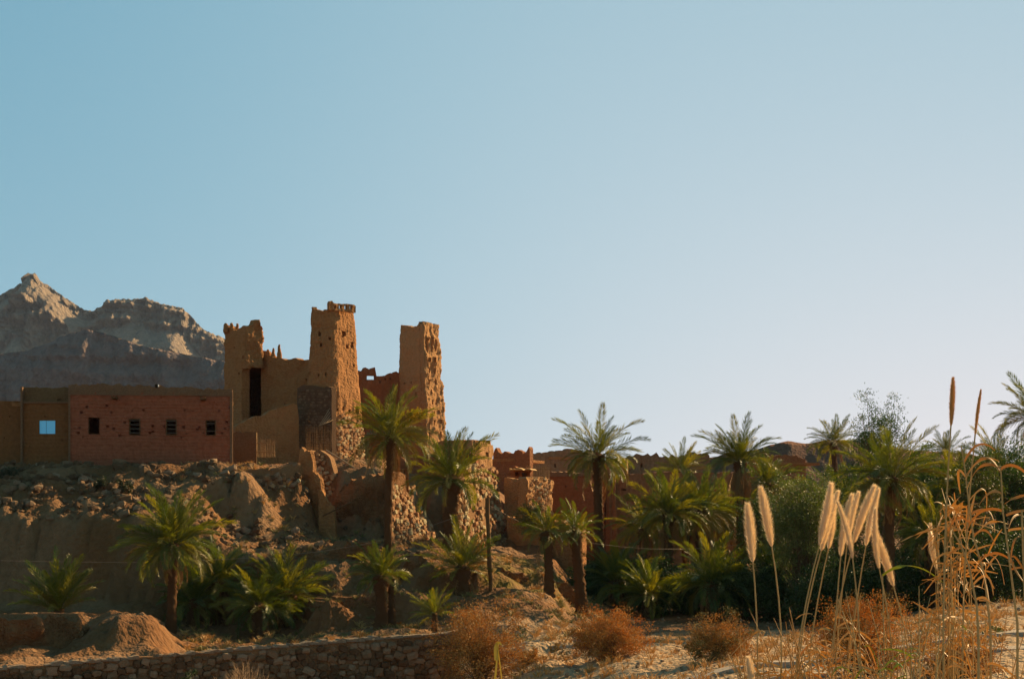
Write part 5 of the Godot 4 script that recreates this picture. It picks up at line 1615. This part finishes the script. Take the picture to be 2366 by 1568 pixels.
func build_reeds() -> void:
	rng.seed = 99
	var z := func(x: float, y: float) -> Vector2: return Vector2((1780.0 + x / 3.0935) / 1.05664, (1150.0 + y / 3.0935) / 1.05664)
	var D := 14.0
	var list := [
		["lone pampas plume, lower of the pair at the cluster's left", [148, 268], [182, 685], 27, 1730, 14.2],
		["lone pampas plume, taller of the pair at the cluster's left", [253, 138], [324, 570], 26, 1760, 14.6],
		["thick pampas plume leaning right, first in the dense cluster", [797, 122], [684, 560], 27, 1838, 14.0],
		["pampas plume tucked behind the first thick one in the cluster", [816, 168], [696, 604], 22, 1850, 14.3],
		["shorter pampas plume leaning right, third in the dense cluster", [836, 212], [752, 590], 19, 1862, 14.5],
		["upright broad pampas plume in the middle of the cluster", [882, 190], [845, 645], 22, 1908, 13.9],
		["small pampas plume peeking behind the middle of the cluster", [935, 168], [893, 560], 20, 1912, 14.8],
		["thin pampas plume leaning left across the cluster's middle", [884, 235], [936, 662], 16, 1956, 13.6],
		["tall pampas plume leaning right with a free sharp tip", [1062, 118], [944, 540], 24, 1930, 14.1],
		["pampas plume right behind the tall free-tipped one", [1108, 148], [1036, 565], 21, 1950, 14.5],
		["long thin pampas plume leaning left at the cluster's right", [1046, 308], [1138, 738], 18, 2030, 13.7],
		["lowest pampas plume leaning left at the cluster's right end", [1118, 432], [1246, 872], 22, 2075, 13.8]]
	for q in list:
		pampas(q[0], z.call(q[1][0], q[1][1]), z.call(q[2][0], q[2][1]), q[3], q[5], q[4], M.plume)
	pampas("small crooked pampas plume beside the tangled dry vine", Vector2(2137, 1218), Vector2(2166, 1316), 15, 14.0, 2185, M.plume, {"bend": 0.15})
	pampas("tall brown reed head standing alone against the sky", Vector2(2205, 877), Vector2(2198, 985), 15, 13.0, 2196, M.plume_brown, {"leaves": 0, "bend": -0.02})
	pampas("narrow dark brown reed head right of the tall lone one", Vector2(2264, 903), Vector2(2254, 1005), 9, 13.2, 2240, M.plume_brown, {"leaves": 1, "bend": 0.03})
	pampas("stubby white plume rising from the bottom edge", Vector2(1733, 1522), Vector2(1738, 1590), 20, 12.5, 1738, M.plume, {"leaves": 1})
	# green arching blade
	var gb := thing("green_blade", "single yellow-green blade arching right from the pampas cluster", "leaf", foot(2050, 13.5))
	part("blade", ribbon(curve(at(2040, 1330, 13.5) - gb.position, at(2105, 1275, 13.5) - gb.position, at(2180, 1345, 13.5) - gb.position, 10), 0.014), M.blade_green, gb)
	var gs := MB.new()
	gs.tube(curve(Vector3.ZERO, Vector3(0, 0.8, 0), at(2040, 1330, 13.5) - gb.position, 8), [0.006, 0.006, 0.006, 0.006, 0.006, 0.005, 0.005, 0.005, 0.004], 5)
	part("stalk", gs.done(), M.stalk, gb)
	# arching dry canes
	cane("tall dry cane with arching orange leaves at the frame edge", [[2352, 1440], [2344, 1378], [2330, 1270], [2318, 1180], [2314, 1093], [2310, 1075]], 12.6, [
		[2344, 1300, 2300, 1255, 2262, 1300], [2318, 1180, 2260, 1160, 2235, 1225], [2316, 1140, 2290, 1120, 2262, 1170], [2330, 1210, 2290, 1190, 2262, 1230], [2322, 1165, 2366, 1130, 2420, 1150], [2326, 1190, 2370, 1170, 2430, 1180], [2330, 1225, 2366, 1215, 2420, 1225], [2338, 1315, 2380, 1300, 2420, 1330], [2336, 1290, 2350, 1330, 2390, 1370], [2312, 1085, 2350, 1050, 2400, 1130], [2312, 1080, 2262, 1050, 2236, 1130], [2312, 1090, 2282, 1020, 2232, 1100]])
	cane("dry cane with looping leaves crossing the tangled vine", [[2290, 1460], [2276, 1330], [2250, 1240], [2238, 1150], [2230, 1080], [2222, 1030]], 13.0, [
		[2250, 1240, 2280, 1200, 2300, 1260], [2246, 1210, 2206, 1170, 2190, 1240], [2238, 1160, 2290, 1090, 2280, 1180], [2232, 1110, 2260, 1040, 2310, 1065], [2228, 1070, 2258, 1000, 2300, 1040], [2262, 1290, 2310, 1255, 2322, 1350], [2268, 1310, 2290, 1280, 2270, 1360], [2232, 1100, 2206, 1060, 2220, 1140], [2240, 1190, 2300, 1150, 2300, 1230]])
	cane("bent dry cane with curling leaves in front of the arching one", [[2262, 1480], [2258, 1400], [2240, 1310], [2222, 1260], [2200, 1225]], 12.2, [
		[2240, 1310, 2275, 1290, 2282, 1370], [2250, 1350, 2290, 1300, 2296, 1375], [2222, 1262, 2180, 1280, 2170, 1340], [2228, 1280, 2160, 1260, 2148, 1330], [2255, 1385, 2280, 1370, 2290, 1400]])
	cane("short cane with drooping leaves at the frame's far edge", [[2372, 1460], [2366, 1300], [2362, 1180]], 12.0, [[2364, 1240, 2340, 1230, 2336, 1300], [2362, 1190, 2340, 1180, 2330, 1230], [2368, 1320, 2345, 1270, 2335, 1290]])
	# tangled vine column
	var tv := thing("tangled_vine", "tangled column of dry rust-brown vine right of the pampas cluster", "vine", foot(2215, 13.4))
	var mb := MB.new()
	var base := tv.position
	for k in 18:
		var px := 2213.0 + rng.randfn() * 20.0
		var y1 := rnd(1150, 1300)
		var a := at(px + rnd(-10, 10), 1600, 13.4) - base
		var c := at(px + rng.randfn() * 12.0, y1, 13.4 + rnd(-0.15, 0.15)) - base
		a.y = 0.0
		mb.tube(curve(a, a.lerp(c, 0.5) + Vector3(rnd(-0.08, 0.08), 0, 0), c, 9), [0.006, 0.006, 0.006, 0.005, 0.005, 0.005, 0.004, 0.004, 0.003, 0.002], 4, false)
	part("stems", mb.done(), M.stalk, tv)
	var lb := MB.new()
	for k in 210:
		var py := 1165.0 + 330.0 * pow(rng.randf(), 1.1)
		var spread := lerpf(12.0, 24.0, clampf((py - 1165.0) / 250.0, 0, 1)) + 14.0 * exp(-pow((py - 1220.0) / 40.0, 2))
		var p := at(2213.0 + 16.0 * nr.get_noise_2d(py * 0.02, 3.0) + rng.randfn() * spread * 1.25, py, 13.4 + rng.randfn() * 0.09) - base
		var q := p + Vector3(rng.randfn(), rng.randfn() - 0.2, rng.randfn()) * 0.13
		ribbon_into(lb, curve(p, p.lerp(q, 0.5) + Vector3(rnd(-0.02, 0.02), 0.03, 0), q, 4), rnd(0.004, 0.010))
	part("dry_leaves", lb.done(), M.straw, tv)
	# dry grass at the bank edge: clumps
	var spots := [[1722, 1480, 13.6, 1.2, "thin dry grass tuft around the two lone plumes' stalks"], [1790, 1500, 13.2, 1.2, "dry grass clump just right of the lone plumes"], [1850, 1450, 13.8, 1.3, "rust dry grass clump left under the pampas cluster"], [1905, 1440, 13.4, 1.3, "dense dry grass clump beneath the pampas cluster"], [1965, 1430, 13.9, 1.2, "dry grass clump right under the pampas cluster"], [2030, 1450, 13.2, 1.1, "dry grass clump below the green blade"], [2100, 1440, 13.6, 1.1, "yellow dry grass clump left of the tangled vine"], [2165, 1430, 13.0, 1.1, "dry grass clump at the tangled vine's foot"], [2240, 1450, 13.5, 1.0, "sparse dry grass right of the tangled vine"], [2310, 1480, 12.8, 0.9, "low dry grass under the arching canes"]]
	for s in spots: grass(s[4], s[0], s[1], s[2], s[3], false)
	grass("bright yellow-green grass tuft before the orange bush", 2095, 1420, 12.6, 1.0, true)
	grass("low yellow-green grass along the bottom between the pampas and vine", 2010, 1505, 12.2, 1.0, true)
	grass("small green grass tuft at the bottom near the lone plumes", 1800, 1545, 12.4, 0.8, true)
	# bent yellow reed at the bottom
	var yr := thing("bent_reed", "folded yellow reed standing before the large rust bush", "reed", foot(1146, 12.0))
	var rb := MB.new()
	var o := yr.position
	ribbon_into(rb, curve(at(1136, 1640, 12.0) - o, at(1146, 1560, 12.0) - o, at(1150, 1496, 12.0) - o, 8), 0.008)
	ribbon_into(rb, curve(at(1168, 1640, 12.0) - o, at(1156, 1530, 12.0) - o, at(1148, 1482, 12.0) - o, 8), 0.007)
	var hb := MB.new()
	ribbon_into(hb, curve(at(1147, 1525, 12.0) - o, at(1142, 1470, 12.0) - o, at(1158, 1490, 12.0) - o, 8), 0.016)
	var st := MB.new()
	st.tube([Vector3.ZERO, at(1150, 1620, 12.0) - o], [0.008, 0.006], 5)
	part("stalk", st.done(), M.stalk, yr)
	part("leaf", rb.done(), M.blade_yellow, yr)
	part("folded_tip", hb.done(), M.blade_yellow, yr)

func cane(label: String, line: Array, d: float, leaves: Array) -> void:
	var f := foot(line[0][0], d)
	var root := thing("dry_cane", label, "reed", f, "dry canes on the near bank")
	var pts := [Vector3.ZERO]
	var rad := [0.011]
	for q in line:
		pts.append(at(q[0], q[1], d) - f)
		rad.append(maxf(0.004, rad[-1] * 0.88))
	var mb := MB.new()
	mb.tube(pts, rad, 6)
	part("stalk", mb.done(), M.stalk, root)
	for l in leaves:
		var dz := rnd(-0.12, 0.12)
		part("leaf", ribbon(curve(at(l[0], l[1], d) - f, at(l[2], l[3], d + dz) - f, at(l[4], l[5], d + dz * 1.6) - f, 10), rnd(0.007, 0.012)), M.straw_rust if rng.randf() < 0.6 else M.straw, root)

func grass(label: String, px: float, py: float, d: float, h: float, green: bool) -> void:
	var f := foot(px, d)
	var root := thing("dry_grass" if not green else "green_grass", label, "grass", f, "grass tufts on the near bank")
	var top := yy(py, d) - f.y
	for part_k in 2:
		var mb := MB.new()
		for k in (13 if part_k == 0 else 30):
			var a := Vector3(rng.randfn() * 0.09, 0, rng.randfn() * 0.15)
			var hh := top * rnd(0.8, 1.12) * (1.0 if part_k == 0 else 0.95)
			var lean := Vector3(rng.randfn() * 0.2, hh, rng.randfn() * 0.12)
			if part_k == 0:
				mb.tube(curve(a, a + Vector3(lean.x * 0.2, hh * 0.6, 0), a + lean, 5), [0.0075, 0.007, 0.006, 0.005, 0.004, 0.0025], 4, false)
			else:
				var p := a + lean * rnd(0.55, 1.0)
				var sd := -1.0 if rng.randf() < 0.5 else 1.0
				ribbon_into(mb, curve(p, p + Vector3(sd * rnd(0.02, 0.1), rnd(0.03, 0.14), rnd(-0.05, 0.05)), p + Vector3(sd * rnd(0.05, 0.3), rnd(-0.25, 0.1), rnd(-0.08, 0.08)), 5), rnd(0.004, 0.011))
		part("stems" if part_k == 0 else "blades", mb.done(), (M.straw_rust if part_k == 0 and rng.randf() < 0.5 else M.straw) if not green else (M.stalk if part_k == 0 else M.blade_green), root, true)

# ---------- posts, cable, ledges ----------
func build_small() -> void:
	rng.seed = 111
	log_pole("bare_post", "bare dark post standing before the stone bastion", foot(1134, 83.6, 0.3), at(1126, 1150, 83.6), 0.11, M.wood, "post")
	# cable strung across
	var c := thing("cable", "thin pale cable sagging across the slope", "cable", at(1127, 1168, 83.6))
	var mb := MB.new()
	var pts := []
	for q in [[-120, 1292, 80], [100, 1297, 81], [300, 1299, 82], [520, 1292, 83.5], [640, 1284, 84.5], [740, 1274, 85.5], [860, 1254, 86.7], [980, 1220, 87.8], [1060, 1192, 85.5], [1127, 1166, 83.62], [1200, 1205, 86.5], [1300, 1238, 90.5], [1373, 1255, 91.5], [1437, 1263, 92.5], [1505, 1268, 93.5], [1600, 1268, 95], [1712, 1258, 104.7]]:
		pts.append(at(q[0], q[1], q[2]) - c.position)
	var rad := []
	for k in pts.size(): rad.append(0.009)
	mb.tube(pts, rad, 4)
	part("wire", mb.done(), M.cable, c)
	# concrete ledges of the ford at the right
	ledge("long pale concrete ledge of the ford, the upper step", 1560, 2620, 47.0, 2.2, 0.15)
	ledge("pale concrete ledge of the ford, the lower step", 1700, 2620, 41.0, 1.6, 0.14)
	ledge("grey concrete kerb curving behind the golden-orange bush", 1180, 1500, 70.5, 0.5, 0.16)
	ledge("narrow pale kerb in front of the curving one", 1200, 1440, 68.5, 0.4, 0.14)
	scatter()

func ledge(label: String, px0: float, px1: float, d: float, width: float, h: float) -> void:
	# a concrete strip rising a little out of the ground, its riser towards the camera
	var mb := MB.new()
	var x0 := (px0 - CX) * d / FOC
	var x1 := (px1 - CX) * d / FOC
	var o := Vector3(x0, ground_raw(x0, d), -d)
	var root := thing("concrete_ledge", label, "kerb", o, "concrete kerbs of the ford")
	var n := 70
	var F := []
	var Bk := []
	for k in n + 1:
		var t := float(k) / n
		var x := lerpf(x0, x1, t)
		var dd := d - 1.2 * t + 0.10 * nr.get_noise_2d(x * 0.7, d)
		var rise := h * smoothstep(0.0, 0.12, t) - 0.04 + 0.02 * nr.get_noise_2d(x * 1.1, d + 7.0)
		F.append(Vector3(x, ground_raw(x, dd) + rise, -dd) - o)
		Bk.append(Vector3(x, ground_raw(x, dd + width) + rise * 0.6, -dd - width) - o)
	var dn := Vector3(0, -h - 0.3, 0)
	for k in n:
		mb.quadp(F[k] + dn, F[k], F[k + 1], F[k + 1] + dn)
		mb.quadp(F[k], Bk[k], Bk[k + 1], F[k + 1])
		mb.quadp(Bk[k + 1] + dn, Bk[k + 1], Bk[k], Bk[k] + dn)
	part("slab", mb.done(), M.concrete, root)

func scatter() -> void:
	# dry tufts and pebbles nobody could count
	rng.seed = 222
	for kind in 3:
		var mb := MB.new()
		for k in 22:
			var a := rnd(0, TAU)
			var l := rnd(0.12, 0.3)
			var o := Vector3(cos(a), 0, sin(a))
			var p := o * rnd(0, 0.08)
			ribbon_into(mb, curve(p, p + o * l * 0.25 + Vector3.UP * l * 0.8, p + o * l * rnd(0.3, 0.8) + Vector3.UP * l * rnd(0.5, 1.0), 3), rnd(0.006, 0.012))
		var xf := []
		for k in 2600:
			var px := rnd(420, 1420) if kind < 2 else rnd(1050, 2400)
			var d := rnd(70, 98) if kind < 2 else rnd(44, 74)
			var x := (px - CX) * d / FOC
			if nz.get_noise_2d(x * 0.35 + kind * 20.0, d * 0.35) < rnd(-0.1, 0.5): continue
			xf.append(Transform3D(Basis.from_euler(Vector3(0, rnd(0, TAU), 0)) * Basis.from_scale(Vector3.ONE * rnd(0.5, 1.4)), Vector3(x, ground(x, d) - 0.02, -d)))
		mass("dry_scrub", mb.done(), [M.straw, M.scrub_olive, M.straw][kind], xf)
	var st := []
	for k in 5200:
		var px := rnd(600, 2420)
		var d := rnd(42, 99)
		var x := (px - CX) * d / FOC
		if nz.get_noise_2d(x * 0.3 + 70.0, d * 0.3) < rnd(-0.4, 0.5): continue
		var s := 0.03 + 0.12 * pow(rng.randf(), 3.0)
		st.append(Transform3D(Basis.from_euler(Vector3(rnd(0, 6), rnd(0, 6), rnd(0, 6))) * Basis.from_scale(Vector3(s * 1.3, s * 0.8, s)), Vector3(x, ground(x, d) + s * 0.1, -d)))
	mass("pebbles", stones[4], M.stone_grey[2], st)

func mass(called: String, mesh: Mesh, mat: Material, xf: Array) -> void:
	var mm := MultiMesh.new()
	mm.transform_format = MultiMesh.TRANSFORM_3D
	mm.mesh = mesh
	mm.instance_count = xf.size()
	for k in xf.size(): mm.set_instance_transform(k, xf[k])
	var o := MultiMeshInstance3D.new()
	o.name = numbered(called)
	o.multimesh = mm
	o.material_override = mat
	o.set_meta("kind", "stuff")
	add_child(o)
